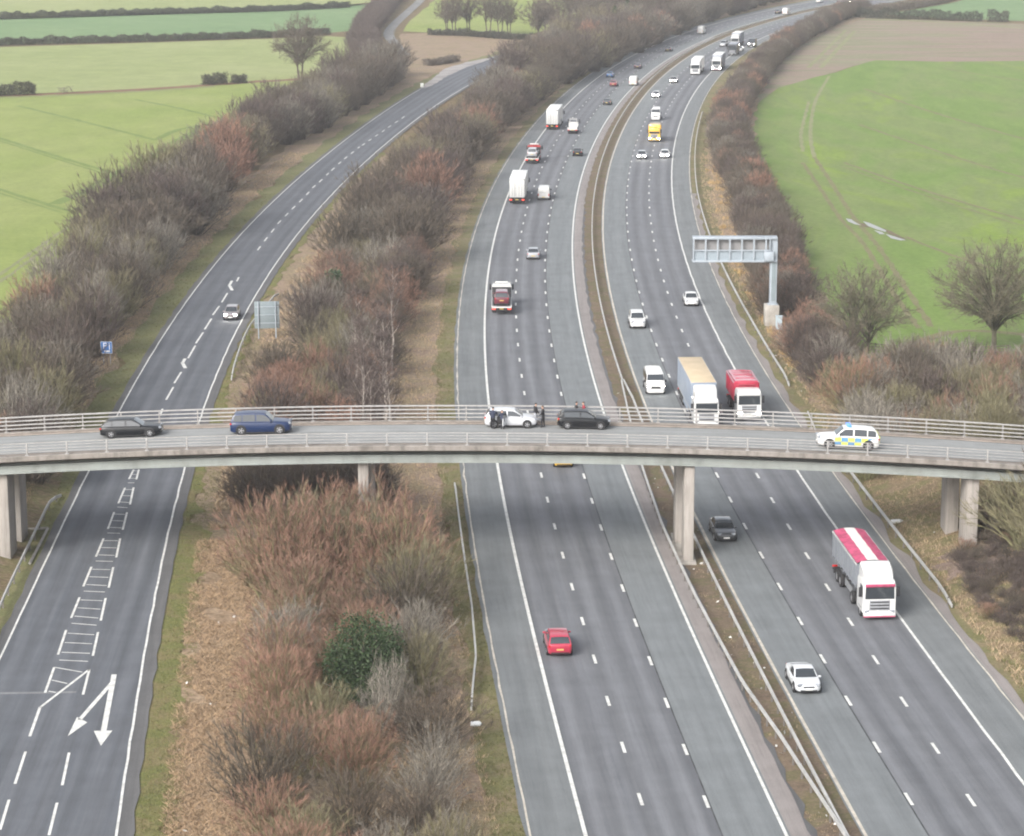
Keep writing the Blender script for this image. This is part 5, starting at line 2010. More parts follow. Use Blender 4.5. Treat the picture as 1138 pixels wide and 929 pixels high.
def dome_tree(seed, H, spread, fork=.22, nl=30, nb=13, nt=13, tl=.9, tw=.045, r0=.34, trunks=1):
    """short trunk, limbs that reach out to a rounded crown; fine twigs thicken towards the outside"""
    r = random.Random(seed)
    S, C = TW(), TW()
    ph = [r.uniform(0, 6.28) for _ in range(3)]
    tops = []
    for tr in range(trunks):
        a0 = tr * 2.6 + 1
        off = np.array((math.cos(a0), math.sin(a0), 0)) * (.45 if trunks > 1 else 0)
        top = off * 2.2 + np.array((r.gauss(0, .1), r.gauss(0, .1), H * (fork + .3)))
        rr0 = r0 / trunks ** .5
        tp = [off - np.array((0, 0, .1)), off * 1.2 + np.array((0, 0, H * fork * .6)), off * 1.5 + np.array((0, 0, H * fork)), top]
        S.seg(tp, [rr0 * 1.3, rr0 * .95, rr0 * .85, rr0 * .45], 6)
        tops.append((tp, rr0))
    c = np.array((0, 0, H * .57))
    for i in range(nl):
        ct = 1 - 1.42 * (i + .5) / nl
        th = math.acos(ct)
        az = i * 2.39996 + r.gauss(0, .2)
        q = r.uniform(.84, 1.03) * (1 + .1 * math.sin(3 * az + ph[0]) * math.sin(th) + .06 * math.sin(5 * az + ph[1]))
        end = c + np.array((spread * math.sin(th) * math.cos(az), spread * math.sin(th) * math.sin(az), H * .43 * ct)) * q
        tp, rr0 = tops[i % trunks]
        u = .35 + .65 * (ct + .42) / 1.42
        st = tp[2] + (tp[3] - tp[2]) * max(0, min(1, u)) * r.uniform(.6, 1.0) - np.array((0, 0, H * fork * .25 * r.random()))
        ctl = st + np.array((0, 0, .18 * H)) + (end - st) * np.array((.35, .35, .3))
        bez = lambda t: st * (1 - t) ** 2 + ctl * 2 * t * (1 - t) + end * t * t
        pts = [bez(t) + np.array((r.gauss(0, .1), r.gauss(0, .1), r.gauss(0, .06))) * (0 < t < 1) for t in (0, .28, .55, .8, 1.0)]
        lr = rr0 * r.uniform(.26, .42)
        S.seg(pts, [lr, lr * .75, lr * .5, lr * .28, lr * .08], 4)
        for j in range(nb):
            t = 1 - .8 * r.random() ** 1.25
            x = t * 4
            q2 = int(min(3, x))
            p = pts[q2] + (pts[q2 + 1] - pts[q2]) * (x - q2)
            out = unit(p - c * np.array((1, 1, .72)))
            d = unit(out * .8 + np.array((r.gauss(0, .55), r.gauss(0, .55), r.gauss(.12, .45))))
            Lb = spread * r.uniform(.16, .32)
            mid, e2 = p + d * Lb * .5, p + unit(d + np.array((0, 0, .2))) * Lb
            C.seg([p, mid, e2], [lr * .3, lr * .18, lr * .06])
            for m_ in range(nt):
                u2 = r.uniform(.1, 1)
                a = p + (mid - p) * u2 * 2 if u2 < .5 else mid + (e2 - mid) * (u2 - .5) * 2
                dd = unit(d * .6 + np.array((r.gauss(0, .55), r.gauss(0, .55), r.gauss(.1, .5))))
                C.twig(a, a + dd * tl * r.uniform(.4, 1.15), tw * r.uniform(.7, 1.3), r)
    return S, C


def tree(seed, H, spread, trunk=.22, first=.25, nl=14, nb=9, nt=14, tl=.9, tw=.04, slim=False, up=.5, r0=.28, lenk=1.0):
    """single trunk, rising limbs, branches and a twig haze; open enough for the background to show"""
    r = random.Random(seed)
    S, C = TW(), TW()
    lean = np.array((r.gauss(0, .03), r.gauss(0, .03), 0)) * H
    tp = [np.array((0, 0, -.1)) + lean * t * t + np.array((0, 0, H * .93 * t)) + np.array((r.gauss(0, .012), r.gauss(0, .012), 0)) * H * (t > 0) for t in (0, .15, .35, .6, .8, 1.0)]
    S.seg(tp, [r0 * 1.25, r0, r0 * .8, r0 * .5, r0 * .25, r0 * .06], 6)
    for i in range(nl):
        t = first + (1 - first) * ((i + r.random() * .8) / nl) ** .9
        t = min(t, .97)
        x = np.interp(t, (0, .15, .35, .6, .8, 1.0), (0, 1, 2, 3, 4, 5))
        q = int(min(4, x))
        p = tp[q] + (tp[q + 1] - tp[q]) * (x - q)
        az = i * 2.4 + r.gauss(0, .4)
        f = math.sin(math.pi * min(1, (t - first) / (1 - first) * .8 + .22)) ** .6
        L = spread * f * r.uniform(.75, 1.1) * lenk
        e = np.array((math.cos(az), math.sin(az), 0))
        d0 = unit(e + np.array((0, 0, up * r.uniform(.6, 1.3))))
        p1 = p + d0 * L * .5
        p2 = p + d0 * L + np.array((0, 0, L * .22))
        lr = r0 * .42 * (1.1 - t * .75)
        S.seg([p, p1, p2], [lr, lr * .6, lr * .15], 4)
        for j in range(nb):
            u = r.uniform(.2, 1.0)
            s0 = p + (p1 - p) * u * 2 if u < .5 else p1 + (p2 - p1) * (u - .5) * 2
            az3 = r.uniform(0, 2 * math.pi)
            d = unit(d0 * .7 + np.array((math.cos(az3), math.sin(az3), r.uniform(-.1, .9))) * .8)
            Lb = spread * r.uniform(.2, .42) * (1.2 - .45 * u) * lenk
            mid, end = s0 + d * Lb * .55, s0 + unit(d + np.array((0, 0, .3))) * Lb
            C.seg([s0, mid, end], [lr * .35, lr * .22, lr * .07])
            for n_ in range(nt):
                u2 = r.uniform(.05, 1)
                a = s0 + (end - s0) * u2
                dd = unit(d * .6 + np.array((r.gauss(0, .6), r.gauss(0, .6), r.gauss(.25, .45))))
                C.twig(a, a + dd * tl * r.uniform(.4, 1.15), tw * r.uniform(.7, 1.3), r)
    return S, C


B_RED = twig_mat('reddish twigs', (.265, .155, .115), (.225, .14, .108), (.155, .145, .085))
B_GREY = twig_mat('grey twigs', (.18, .165, .14), (.145, .132, .112))
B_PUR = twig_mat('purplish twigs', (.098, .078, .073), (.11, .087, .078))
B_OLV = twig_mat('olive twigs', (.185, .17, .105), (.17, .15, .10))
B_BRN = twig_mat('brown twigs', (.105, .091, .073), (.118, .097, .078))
B_DK = twig_mat('dark hedge twigs', (.045, .05, .035), (.06, .055, .042))
S_OLV = twig_mat('lichened stems', (.20, .195, .10), (.16, .15, .09))
S_PALE = twig_mat('pale grey stems', (.30, .28, .24), (.25, .225, .19))
S_DK = twig_mat('dark stems', (.075, .063, .05), (.095, .08, .063))
S_OAK = twig_mat('grey olive bark', (.09, .083, .062), (.08, .073, .055))
B_OAK = twig_mat('grey olive twigs', (.15, .138, .10), (.14, .128, .092))
S_BIR = twig_mat('birch bark', (.39, .35, .31), (.34, .295, .26))
LF_DK = leaf_mat('dark evergreen leaves', (.016, .034, .012), (.055, .085, .034), .6)
LF_IVY = leaf_mat('ivy leaves', (.03, .055, .025), (.075, .105, .05), .5)

PROTO = {}


def proto(key, S, T, sm, tm):
    PROTO[key] = (S.mesh(key + '_stems', sm), T.mesh(key + '_twigs', tm))


def proto1(key, S, T, sm, tm):
    """far plants: stems and twigs in one mesh"""
    me = bpy.data.meshes.new(key)
    b = len(S.v)
    me.from_pydata(S.v + T.v, [], S.f + [tuple(i + b for i in f) for f in T.f])
    me.materials.append(sm)
    me.materials.append(tm)
    me.polygons.foreach_set('material_index', [0] * len(S.f) + [1] * len(T.f))
    me.update()
    PROTO[key] = (me,)


for v in range(3):
    proto('red%d' % v, *bush(10 + v, 3.7, 2.9, 90, 6, 12, .45, .018, .028), S_OLV, B_RED)
    proto('grey%d' % v, *bush(20 + v, 3.8, 2.6, 70, 6, 8, .42, .02, .036), S_PALE, B_GREY)
for v in range(2):
    proto('olive%d' % v, *bush(30 + v, 3.6, 2.8, 80, 6, 11, .45, .019, .032), S_OLV, B_OLV)
    proto('purple%d' % v, *bush(40 + v, 3.6, 2.8, 85, 6, 12, .45, .019, .028), S_DK, B_PUR)
    proto('brown%d' % v, *bush(50 + v, 3.6, 2.9, 85, 6, 12, .45, .019, .028), S_DK, B_BRN)
# taller thicket plants north of the bridge
for v in range(2):
    proto('t_red%d' % v, *bush(110 + v, 5.8, 3.9, 100, 7, 12, .62, .026, .038), S_DK, B_RED)
    proto('t_brown%d' % v, *bush(120 + v, 6.0, 3.9, 100, 7, 12, .62, .026, .038), S_DK, B_BRN)
    proto('t_purple%d' % v, *bush(130 + v, 6.2, 3.7, 100, 7, 12, .62, .026, .038), S_DK, B_PUR)
    proto('t_olive%d' % v, *bush(140 + v, 5.8, 3.8, 90, 7, 11, .6, .026, .042), S_OLV, B_OLV)
    proto('t_grey%d' % v, *bush(150 + v, 6.4, 3.6, 80, 7, 9, .6, .027, .048), S_PALE, B_GREY)
    proto('birch%d' % v, *tree(160 + v, 12.5, 2.2, first=.34, nl=18, nb=8, nt=8, tl=.8, tw=.035, up=1.3, r0=.12), S_BIR, B_PUR)
# far trees, coarser twigs
for v in range(3):
    for nm, m, s in (('brown', B_BRN, S_DK), ('grey', B_GREY, S_DK), ('purple', B_PUR, S_DK), ('red', B_RED, S_DK), ('olive', B_OLV, S_DK)):
        if v == 2 and nm in ('red', 'olive'):
            continue
        proto1('f_%s%d' % (nm, v), *bush(200 + v * 10 + len(nm), 7.8, 5.0, 110, 7, 11, .85, .045, .055), s, m)
for v in range(2):
    proto1('far_wood%d' % v, *dome_tree(260 + v, 12.5, 5.2, .12, 34, 10, 12, 1.3, .09, .3), S_DK, B_BRN)
proto('field_tree', *dome_tree(301, 15.2, 7.2, .14, 64, 15, 15, 1.05, .046, .42, 2), S_DK, B_BRN)
proto('oak', *dome_tree(306, 11.8, 6.3, .14, 70, 18, 16, .75, .026, .34), S_OAK, B_OAK)
proto('ash', *dome_tree(303, 10.8, 5.4, .12, 64, 16, 15, .75, .026, .3, 2), S_OAK, B_OAK)
proto('slim_tree', *dome_tree(304, 13.5, 4.0, .15, 34, 11, 12, 1.1, .06, .3, 2), S_DK, B_BRN)


def leafy(seed, H, Rr, n, s, mat_s, mat_l, key, conifer=False):
    r = random.Random(seed)
    S, T = bush(seed, H * .9, Rr * .8, 14, 5, 0, .6, .03, .06)
    blobs = []
    for i in range(34):
        z = H * (.2 + .75 * r.random())
        k = Rr * (1 - (z / H) ** 2 * .6) * math.sqrt(r.random()) * .75
        a = r.uniform(0, 6.28)
        blobs.append((k * math.cos(a), k * math.sin(a), z, Rr * r.uniform(.25, .42)))
    T = TW()
    if conifer:
        for i in range(n):
            t = r.random() ** .7
            z = H * (1 - t * .92)
            k = Rr * t * r.uniform(.5, 1.0)
            a = r.uniform(0, 6.28)
            T.leaf(np.array((k * math.cos(a), k * math.sin(a), z - k * .25)), s * r.uniform(.6, 1.3), r)
    else:
        for i in range(n):
            bx, by, bz, br_ = blobs[r.randrange(len(blobs))]
            d = unit(np.array((r.gauss(0, 1), r.gauss(0, 1), r.gauss(0, 1))))
            T.leaf(np.array((bx, by, bz)) + d * br_ * r.uniform(.45, 1.1), s * r.uniform(.6, 1.3), r)
    PROTO[key] = (S.mesh(key + '_stems', mat_s), T.mesh(key + '_leaves', mat_l))


leafy(71, 3.9, 2.9, 15000, .15, S_PALE, LF_DK, 'laurel')
leafy(72, 3.2, 1.5, 2200, .22, S_DK, LF_IVY, 'ivy_mound')
leafy(73, 10.5, 2.6, 2600, .6, S_DK, LF_DK, 'spruce', True)

CNT = {}


def plant(key, name, x, y, z=-.1, sc=1.0, szk=1.0, label=None, cat='shrub', group=None, parts=('stems', 'twigs'), rz=None):
    ms = PROTO[key]
    rz = rnd.uniform(0, 6.28) if rz is None else rz
    CNT[name] = CNT.get(name, 0) + 1
    if len(ms) == 1:
        o = link_mesh(name, ms[0])
        o.location = (x, y, z)
        o.rotation_euler = (0, 0, rz)
    else:
        o = empty(name, (x, y, z), rz)
        for m, p in zip(ms, parts):
            link_mesh(p, m, o)
    o.scale = (sc, sc, sc * szk)
    return tag(o, label, cat, group)


def px_of(x, y):
    """photo column of a ground point, used to tell the two halves of the thicket apart"""
    return 569 + FPX * x / (y * math.cos(PITCH) + CAMH * math.sin(PITCH))


def inside(p, poly):
    x, y = p
    c = False
    for i in range(len(poly)):
        x1, y1 = poly[i]
        x2, y2 = poly[i - 1]
        if (y1 > y) != (y2 > y) and x < (x2 - x1) * (y - y1) / (y2 - y1) + x1:
            c = not c
    return c


SIGNS = [(at(296, 376), 2.6, 26), (at(119, 405), 1.6, 30), (at(857, 361), 1.6, 14)]


def hides(x, y):
    """would a plant rooted here stand in front of one of the road signs?"""
    for p, w, d in SIGNS:
        if p.y - d < y < p.y + 1.8 and abs(x * p.y / y - p.x) < w + 2.4:
            return True
    return False


def scatter(px, spacing, seed, cap=400, front_dense=False):
    """Poisson points inside an outline of base points (photo pixels unprojected to the ground)"""
    poly = [tuple(at(*p)[:2]) for p in px]
    r = random.Random(seed)
    xs = [p[0] for p in poly]
    ys = [p[1] for p in poly]
    out = []
    tries = 0
    misses = 0
    while len(out) < cap and misses < 2500:
        p = (r.uniform(min(xs), max(xs)), r.uniform(min(ys), max(ys)))
        if not inside(p, poly):
            continue
        d = spacing(p[1]) if callable(spacing) else spacing
        if all((p[0] - q[0]) ** 2 + (p[1] - q[1]) ** 2 > d * d for q in out):
            out.append(p)
            misses = 0
        else:
            misses += 1
    return sorted(out, key=lambda q: q[1])


def pick(r, table):
    t = r.random() * sum(w for _, w in table)
    for k, w in table:
        t -= w
        if t <= 0:
            return k
    return table[-1][0]


KIND_WORDS = {'red': 'reddish brown twiggy', 'grey': 'pale grey stemmed', 'olive': 'olive green stemmed', 'purple': 'dark purplish', 'brown': 'dull brown'}

# ---- thicket between the slip road and the motorway, camera side of the bridge
r = random.Random(5)
for i, (x, y) in enumerate(scatter([(296, 1030), (293, 860), (292, 760), (298, 690), (306, 650), (325, 624), (446, 624), (462, 668), (472, 720), (482, 790), (490, 850), (500, 930), (510, 1030)], 3.7, 51, 170)):
    right_ = px_of(x, y) > 415 and y < 172
    kd = pick(r, (('red', .18), ('grey', .52), ('olive', .16), ('purple', .06), ('brown', .08)) if right_ else (('red', .66), ('grey', .08), ('olive', .20), ('brown', .06)))
    hz = 1.62 if y > 183 else (1.25 if y > 172 else 1.08)
    if y > 172 and kd == 'grey':
        kd = 'olive'
    zone = 'close to the bridge' if y > 172 else ('around the evergreen' if y > 150 else 'at the bottom edge')
    if abs(x - at(405, 778).x) < 3.4 and -6.5 < y - at(405, 778).y < 3.0:
        continue
    plant('%s%d' % (kd, r.randrange(3 if kd in ('red', 'grey') else 2)), 'shrub', x, y, -.1, r.uniform(.74, 1.2) * hz, r.uniform(.9, 1.2),
          '%s bare shrub in the central thicket %s' % (KIND_WORDS[kd], zone), 'shrub', '%s shrubs of the thicket %s' % (kd, zone))
p = at(405, 780)
plant('laurel', 'evergreen_shrub', p.x, p.y, -.1, 1.25, 1.12, 'dark green leafy evergreen shrub standing out in the bare thicket', 'shrub', parts=('stems', 'leaves'))
p = at(438, 800)
plant('grey1', 'sapling', p.x, p.y, -.1, .75, 1.5, 'pale grey sapling just in front of the dark evergreen shrub', 'sapling')

# ---- the same belt beyond the bridge
TK = (('t_red', .30), ('t_brown', .28), ('t_purple', .16), ('t_olive', .13), ('t_grey', .13))
belt = [(284, 545), (288, 500), (300, 450), (322, 400), (352, 352), (378, 305), (406, 262), (428, 234), (452, 202), (490, 168), (532, 132), (562, 102), (590, 80), (612, 70),
        (650, 50), (700, 30), (770, 8), (830, -8), (900, -18), (905, -8), (838, 9), (762, 35), (702, 62), (642, 88), (596, 113), (566, 136), (541, 158), (516, 192), (494, 226), (476, 256), (465, 290), (453, 340), (440, 400), (432, 450), (434, 520), (436, 545)]
pts = scatter(belt, lambda y: 3.9 if y < 340 else (5.9 if y < 600 else 7.4), 61, 520)
for (x, y) in pts:
    if hides(x, y):
        continue
    if y < 340:
        kd = pick(r, TK)
        if at(380, 500).x < x < at(455, 470).x and y < 268 and r.random() < .85:
            plant('birch%d' % r.randrange(2), 'birch_tree', x, y, -.1, r.uniform(.8, 1.1), 1.0, 'slim pale trunked birch in the purple brown thicket just beyond the bridge', 'tree', 'birches beyond the bridge', ('trunk', 'crown'))
            continue
        if y < 262:
            kd = pick(r, (('t_red', .3), ('t_brown', .3), ('t_purple', .3), ('t_olive', .1)))
        zone = 'directly behind the bridge rail' if y < 262 else 'facing the grey sign back'
        plant('%s%d' % (kd, r.randrange(2)), 'thicket_tree', x, y, -.1, r.uniform(.72, 1.05), r.uniform(.9, 1.1),
              '%s bare belt tree %s' % (KIND_WORDS[kd[2:]], zone), 'tree', '%s belt trees %s' % (kd[2:], zone))
    else:
        kd = pick(r, (('brown', .42), ('grey', .18), ('purple', .2), ('red', .08), ('olive', .12)))
        v_ = r.randrange(2 if kd in ('red', 'olive') else 3)
        zone = 'alongside the white box lorries' if y < 520 else ('beside the far end of the slip road' if y < 700 else 'in the distance before the lamp column')
        plant('f_%s%d' % (kd, v_), 'belt_tree', x, y, -.1, r.uniform(.8, 1.12) * (1.0 if y < 600 else 1.2), r.uniform(.9, 1.12),
              '%s bare belt tree %s' % (KIND_WORDS[kd], zone), 'tree', '%s trees of the belt %s' % (kd, zone))
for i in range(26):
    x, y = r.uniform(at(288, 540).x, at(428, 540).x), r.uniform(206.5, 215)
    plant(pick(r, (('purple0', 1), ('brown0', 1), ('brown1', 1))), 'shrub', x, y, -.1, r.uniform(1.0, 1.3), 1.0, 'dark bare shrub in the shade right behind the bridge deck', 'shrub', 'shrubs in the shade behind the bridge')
p = at(372, 345)
plant('ivy_mound', 'evergreen_shrub', p.x, p.y, -.1, 1.3, 1.2, 'ivy green shrub among the bare trees right of the grey sign', 'shrub', parts=('stems', 'leaves'))
for px, py, lab in ((683, 45, 'dark conifer rising out of the distant tree belt, nearer one'), (697, 34, 'dark conifer rising out of the distant tree belt, farther one')):
    p = at(px, py)
    plant('spruce', 'conifer_tree', p.x, p.y, -.1, 1.0, 1.0, lab, 'tree', parts=('trunk', 'crown'))

# ---- wood behind the belt, top centre
for (x, y) in scatter([(588, 42), (640, 22), (700, 2), (760, -14), (850, -32), (900, -24), (830, -4), (760, 14), (700, 36), (650, 55), (610, 62)], 7.0, 71, 90):
    plant('far_wood%d' % r.randrange(2), 'wood_tree', x, y, -.1, r.uniform(.8, 1.1), 1.0, 'tall grey brown tree of the distant wood behind the belt', 'tree', 'trees of the distant wood')

# ---- left belt between the slip road and the pasture
lb = [(-70, 580), (40, 540), (62, 480), (76, 444), (92, 410), (120, 374), (158, 330), (188, 297), (216, 261), (241, 224), (270, 194), (308, 169), (368, 139), (412, 112), (440, 96), (436, 84), (412, 90), (385, 102), (330, 132), (282, 158),
      (238, 188), (184, 224), (134, 262), (90, 308), (48, 360), (0, 425), (-70, 500)]
for (x, y) in scatter(lb, lambda y: 4.0 if y < 340 else 6.4, 81, 260):
    if hides(x, y):
        continue
    if y < 340:
        kd = pick(r, (('t_brown', .36), ('t_grey', .24), ('t_olive', .2), ('t_purple', .14), ('t_red', .06)))
        zone = 'left of the blue parking sign' if y < 290 else 'in the left belt above the parking sign'
        plant('%s%d' % (kd, r.randrange(2)), 'thicket_tree', x, y, -.1, r.uniform(.88, 1.25), r.uniform(.95, 1.2),
              '%s bare tree %s' % (KIND_WORDS[kd[2:]], zone), 'tree', '%s left belt trees %s' % (kd[2:], zone))
    else:
        kd = pick(r, (('brown', .5), ('grey', .2), ('purple', .22), ('olive', .08)))
        if abs(x - at(255, 205).x) < 5 and abs(y - at(255, 205).y) < 12:
            kd = 'red'
        v_ = r.randrange(2 if kd in ('red', 'olive') else 3)
        zone = 'edging the yellow green left pasture' if y < 520 else 'by the far bend of the slip road'
        plant('f_%s%d' % (kd, v_), 'bare_tree', x, y, -.1, r.uniform(.85, 1.25), r.uniform(.95, 1.18),
              '%s bare tree %s' % (KIND_WORDS[kd], zone), 'tree', '%s left belt trees %s' % (kd, zone))
for px, py, s, lab in ((62, 462, 1.25, 'ivy clad green shrub at the left behind the bridge rail'), (48, 445, .9, 'smaller ivy green shrub left of the larger ivy clad one')):
    p = at(px, py)
    plant('ivy_mound', 'evergreen_shrub', p.x, p.y, -.1, s, 1.3, lab, 'shrub', parts=('stems', 'leaves'))

# purple hedge along the farm track
hp = pxpath([(430, 92), (414, 74), (405, 58), (404, 46), (410, 33), (421, 19), (434, 5), (450, -12)])
for s in np.arange(0, hp.s[-1], 4.2):
    for o in (-1.6, 1.6):
        x, y = hp.pos(s, o + r.uniform(-1, 1))
        plant('f_purple%d' % r.randrange(3), 'track_tree', x, y, -.1, r.uniform(.5, .72), 1.0, 'purplish bare tree in the line beside the farm track', 'tree', 'trees beside the farm track')

# ---- free-standing trees
for key, nm, px, py, s, lab in (('field_tree', 'field_tree', 334, 87, 1.0, 'large spreading bare tree alone at the corner of the pastures'),
                                ('ash', 'field_tree', 957, 402, 1.0, 'rounded bare tree with several trunks beside the timber fence'),
                                ('oak', 'field_tree', 1104, 394, 1.05, 'broad bare oak like tree before the green field at the right edge')):
    p = at(px, py)
    plant(key, nm, p.x, p.y, -.1, s, 1.0, lab, 'tree', None, ('trunk', 'crown'))
for px, s in ((497, .95), (505, 1.05), (521, 1.0), (543, 1.15), (556, 1.0), (566, .9)):
    p = at(px, 38 + rnd.uniform(-1, 1))
    plant('slim_tree', 'field_tree', p.x, p.y, -.1, s, 1.0, 'bare tree in the row above the tan rough ground', 'tree', 'row of trees above the rough ground', ('trunk', 'crown'))

# ---- hedgerow between the motorway and the right-hand fields
hp = pxpath([(962, 14), (936, 22), (905, 38), (874, 58), (848, 85), (828, 114), (817, 142), (819, 167), (826, 192), (840, 222), (853, 252), (864, 287), (876, 322), (890, 362), (908, 405)])
for s in np.arange(0, hp.s[-1], 3.4):
    for o in (-2.6, .2):
        x, y = hp.pos(s + r.uniform(-1, 1), o + r.uniform(-.8, .8))
        if y < 300 and o < 0 and 275 < y:
            pass
        if hides(x, y):
            continue
        if y < 330:
            kd = pick(r, (('t_purple', .3), ('t_brown', .3), ('t_red', .25), ('t_grey', .15)))
            plant('%s%d' % (kd, r.randrange(2)), 'thicket_tree', x, y, -.1, r.uniform(.6, .85), 1.0, '%s bare tree in the hedgerow behind the gantry' % KIND_WORDS[kd[2:]], 'tree', '%s hedgerow trees behind the gantry' % kd[2:])
        else:
            kd = pick(r, (('purple', .36), ('brown', .44), ('red', .1), ('grey', .1)))
            zone = 'beside the green field' if y < 640 else 'beside the bare soil field'
            sc = r.uniform(.46, .62) if y > 420 else r.uniform(.5, .68)
            plant('f_%s%d' % (kd, r.randrange(2)), 'hedgerow_tree', x, y, -.1, sc, r.uniform(.95, 1.2), '%s bare tree in the hedgerow %s' % (KIND_WORDS[kd], zone), 'tree', '%s hedgerow trees %s' % (kd, zone))

# ---- shrubs to the right, behind and in front of the bridge
for (x, y) in scatter([(935, 446), (955, 436), (1000, 428), (1160, 420), (1175, 525), (960, 532), (938, 490)], 3.2, 91, 90):
    kd = pick(r, (('red', .16), ('grey', .36), ('olive', .28), ('purple', .08), ('brown', .12)))
    plant('%s%d' % (kd, r.randrange(2)), 'shrub', x, y, bank_z(x, y), r.uniform(1.1, 1.5), r.uniform(.9, 1.15), '%s bare shrub in the clump behind the right end of the bridge' % KIND_WORDS[kd], 'shrub', '%s shrubs behind the right end of the bridge' % kd)
for px, py, kd in ((897, 405, 't_purple'), (906, 424, 't_purple'), (915, 408, 't_brown'), (926, 430, 't_grey'), (938, 418, 't_brown'), (912, 436, 't_purple')):
    p = at(px, py)
    plant(kd + '0', 'thicket_tree', p.x, p.y, -.1, rnd.uniform(.75, .95), 1.0, '%s bare tree at the near end of the right hedgerow' % KIND_WORDS[kd[2:]], 'tree', '%s trees at the near end of the hedgerow' % kd[2:])
for X_r, Y_r, s in ((40.2, 189.5, 1.7), (42.5, 187, 1.9), (44, 191, 1.9), (41.5, 184, 1.5), (44.5, 183, 1.8)):
    plant(pick(r, (('olive0', 1), ('olive1', 1), ('brown0', 1))), 'shrub', X_r, Y_r, bank_z(X_r, Y_r), s, 1.0, 'tall straggly bare shrub overlapping the right end of the bridge', 'shrub', 'straggly shrubs at the right end of the bridge')
for (x, y) in scatter([(1062, 622), (1090, 600), (1150, 590), (1165, 740), (1120, 712), (1085, 676)], 1.15, 95, 80):
    kd = pick(r, (('purple', .6), ('brown', .25), ('red', .15)))
    plant('%s%d' % (kd, r.randrange(2)), 'bramble', x, y, bank_z(x, y), r.uniform(.28, .45), .8, 'low %s bramble on the bank below the right bridge pier' % KIND_WORDS[kd], 'bramble', '%s brambles below the right pier' % kd)

# ---- trimmed hedges of the far fields


def hedge(label, px, w, h, per_m=38, tw=.14, mat=None, gap=0.0, leafy_=.0):
    p = pxpath(px)
    r = random.Random(len(px) * 7 + int(px[0][0]))
    T = TW()
    cx, cy_ = p.pos(p.s[-1] / 2)
    j = wob(int(px[0][0]) + 9, .45, 13)
    j2 = wob(int(px[0][0]) + 19, .5, 4.3)
    for i in range(int(p.s[-1] * per_m)):
        s = r.uniform(0, p.s[-1])
        if gap and math.sin(s * .61) + math.sin(s * .23 + 1) < -1.9 + gap:
            continue
        hh = h * (1 + .4 * j(s) + .3 * j2(s))
        o = r.uniform(-w / 2, w / 2)
        z = hh * r.uniform(.02, .95)
        x, y = p.pos(s, o)
        a = np.array((x - cx, y - cy_, z))
        T.twig(a, a + unit(np.array((r.gauss(0, .7), r.gauss(0, .7), r.gauss(.55, .4)))) * r.uniform(.4, .9), tw, r)
    o = link_mesh('hedge', T.mesh('hedge', mat or B_DK))
    o.location = (cx, cy_, -.1)
    return tag(o, label, 'hedge')


hedge('trimmed dark hedge across the far pasture, second from the top', [(-30, 52), (0, 50.5), (60, 48.5), (167, 46), (300, 41.5), (366, 38)], 2.4, 2.1, 210)
hedge('trimmed dark hedge across the far pasture, topmost one', [(-30, 21.5), (0, 20.5), (80, 18.5), (167, 16), (300, 12.5), (388, 8)], 2.4, 2.1, 210)
hedge('short hedge remnant on the ditch line at the left edge', [(-25, 107.5), (0, 106), (22, 105), (39, 104.5)], 3.0, 2.6, 240, gap=.3)
hedge('short gappy hedge remnant in the middle of the ditch line', [(226, 94), (240, 93.2), (252, 92.6)], 2.6, 2.2, 240)
hedge('smallest hedge remnant just left of the large field tree', [(258, 92.5), (266, 92), (273, 91.6)], 2.6, 2.4, 240)
hedge('thin scrub on the ditch line left of the short hedge remnants', [(66, 103.5), (80, 102.5)], 2.0, 1.6, 40, .1, B_GREY)
hedge('dark trimmed hedge along the far side of the bare soil field', [(950, 19), (985, 20.5), (1040, 22), (1086, 23.5), (1091, 23.6)], 3.0, 3.2, 210)
hedge('separate dark hedge clump at the right end of the far hedge', [(1097, 23.8), (1108, 24), (1121, 24.3)], 3.2, 3.8, 240)
hedge('brown rough hedge along the road at the top right', [(960, 16), (990, 12), (1020, 8), (1045, 3), (1070, -4)], 5.0, 3.0, 160, .14, B_BRN)
hedge('low dark hedge beside the gravel lay-by', [(473, 73), (490, 71), (507, 67.5)], 3.0, 1.6, 160, .12, B_BRN)
hedge('low dark hedge under the row of bare trees', [(476, 38.5), (520, 40), (560, 43), (590, 44.5)], 2.6, 1.9, 200, .14, B_DK)

# ---- grass, bracken and litter nobody could count


def blades(name, mat, spots, n, h, w, seed, bend=.5):
    """tufts of dead or green blades scattered over a region given by a sampler"""
    r = random.Random(seed)
    T = TW()
    for i in range(n):
        q = spots(r)
        if q is None:
            continue
        x, y, z = q
        for k in range(4):
            a = r.uniform(0, 6.28)
            hh = h * r.uniform(.5, 1.3)
            p0 = np.array((x + r.gauss(0, .08), y + r.gauss(0, .08), z))
            p1 = p0 + np.array((math.cos(a) * hh * bend, math.sin(a) * hh * bend, hh))
            T.twig(p0, p1, w * r.uniform(.7, 1.4), r)
    o = link_mesh(name, T.mesh(name, mat))
    return tag(o, kind='stuff')


GR_TAN = twig_mat('dead grass blades', (.37, .285, .19), (.37, .285, .19))
GR_GRN = twig_mat('green grass blades', (.16, .16, .07), (.16, .16, .07))
GR_BRK = twig_mat('bracken fronds', (.33, .24, .155), (.33, .24, .155))
GR_GOLD = twig_mat('golden grass clumps', (.40, .28, .13), (.40, .28, .13))


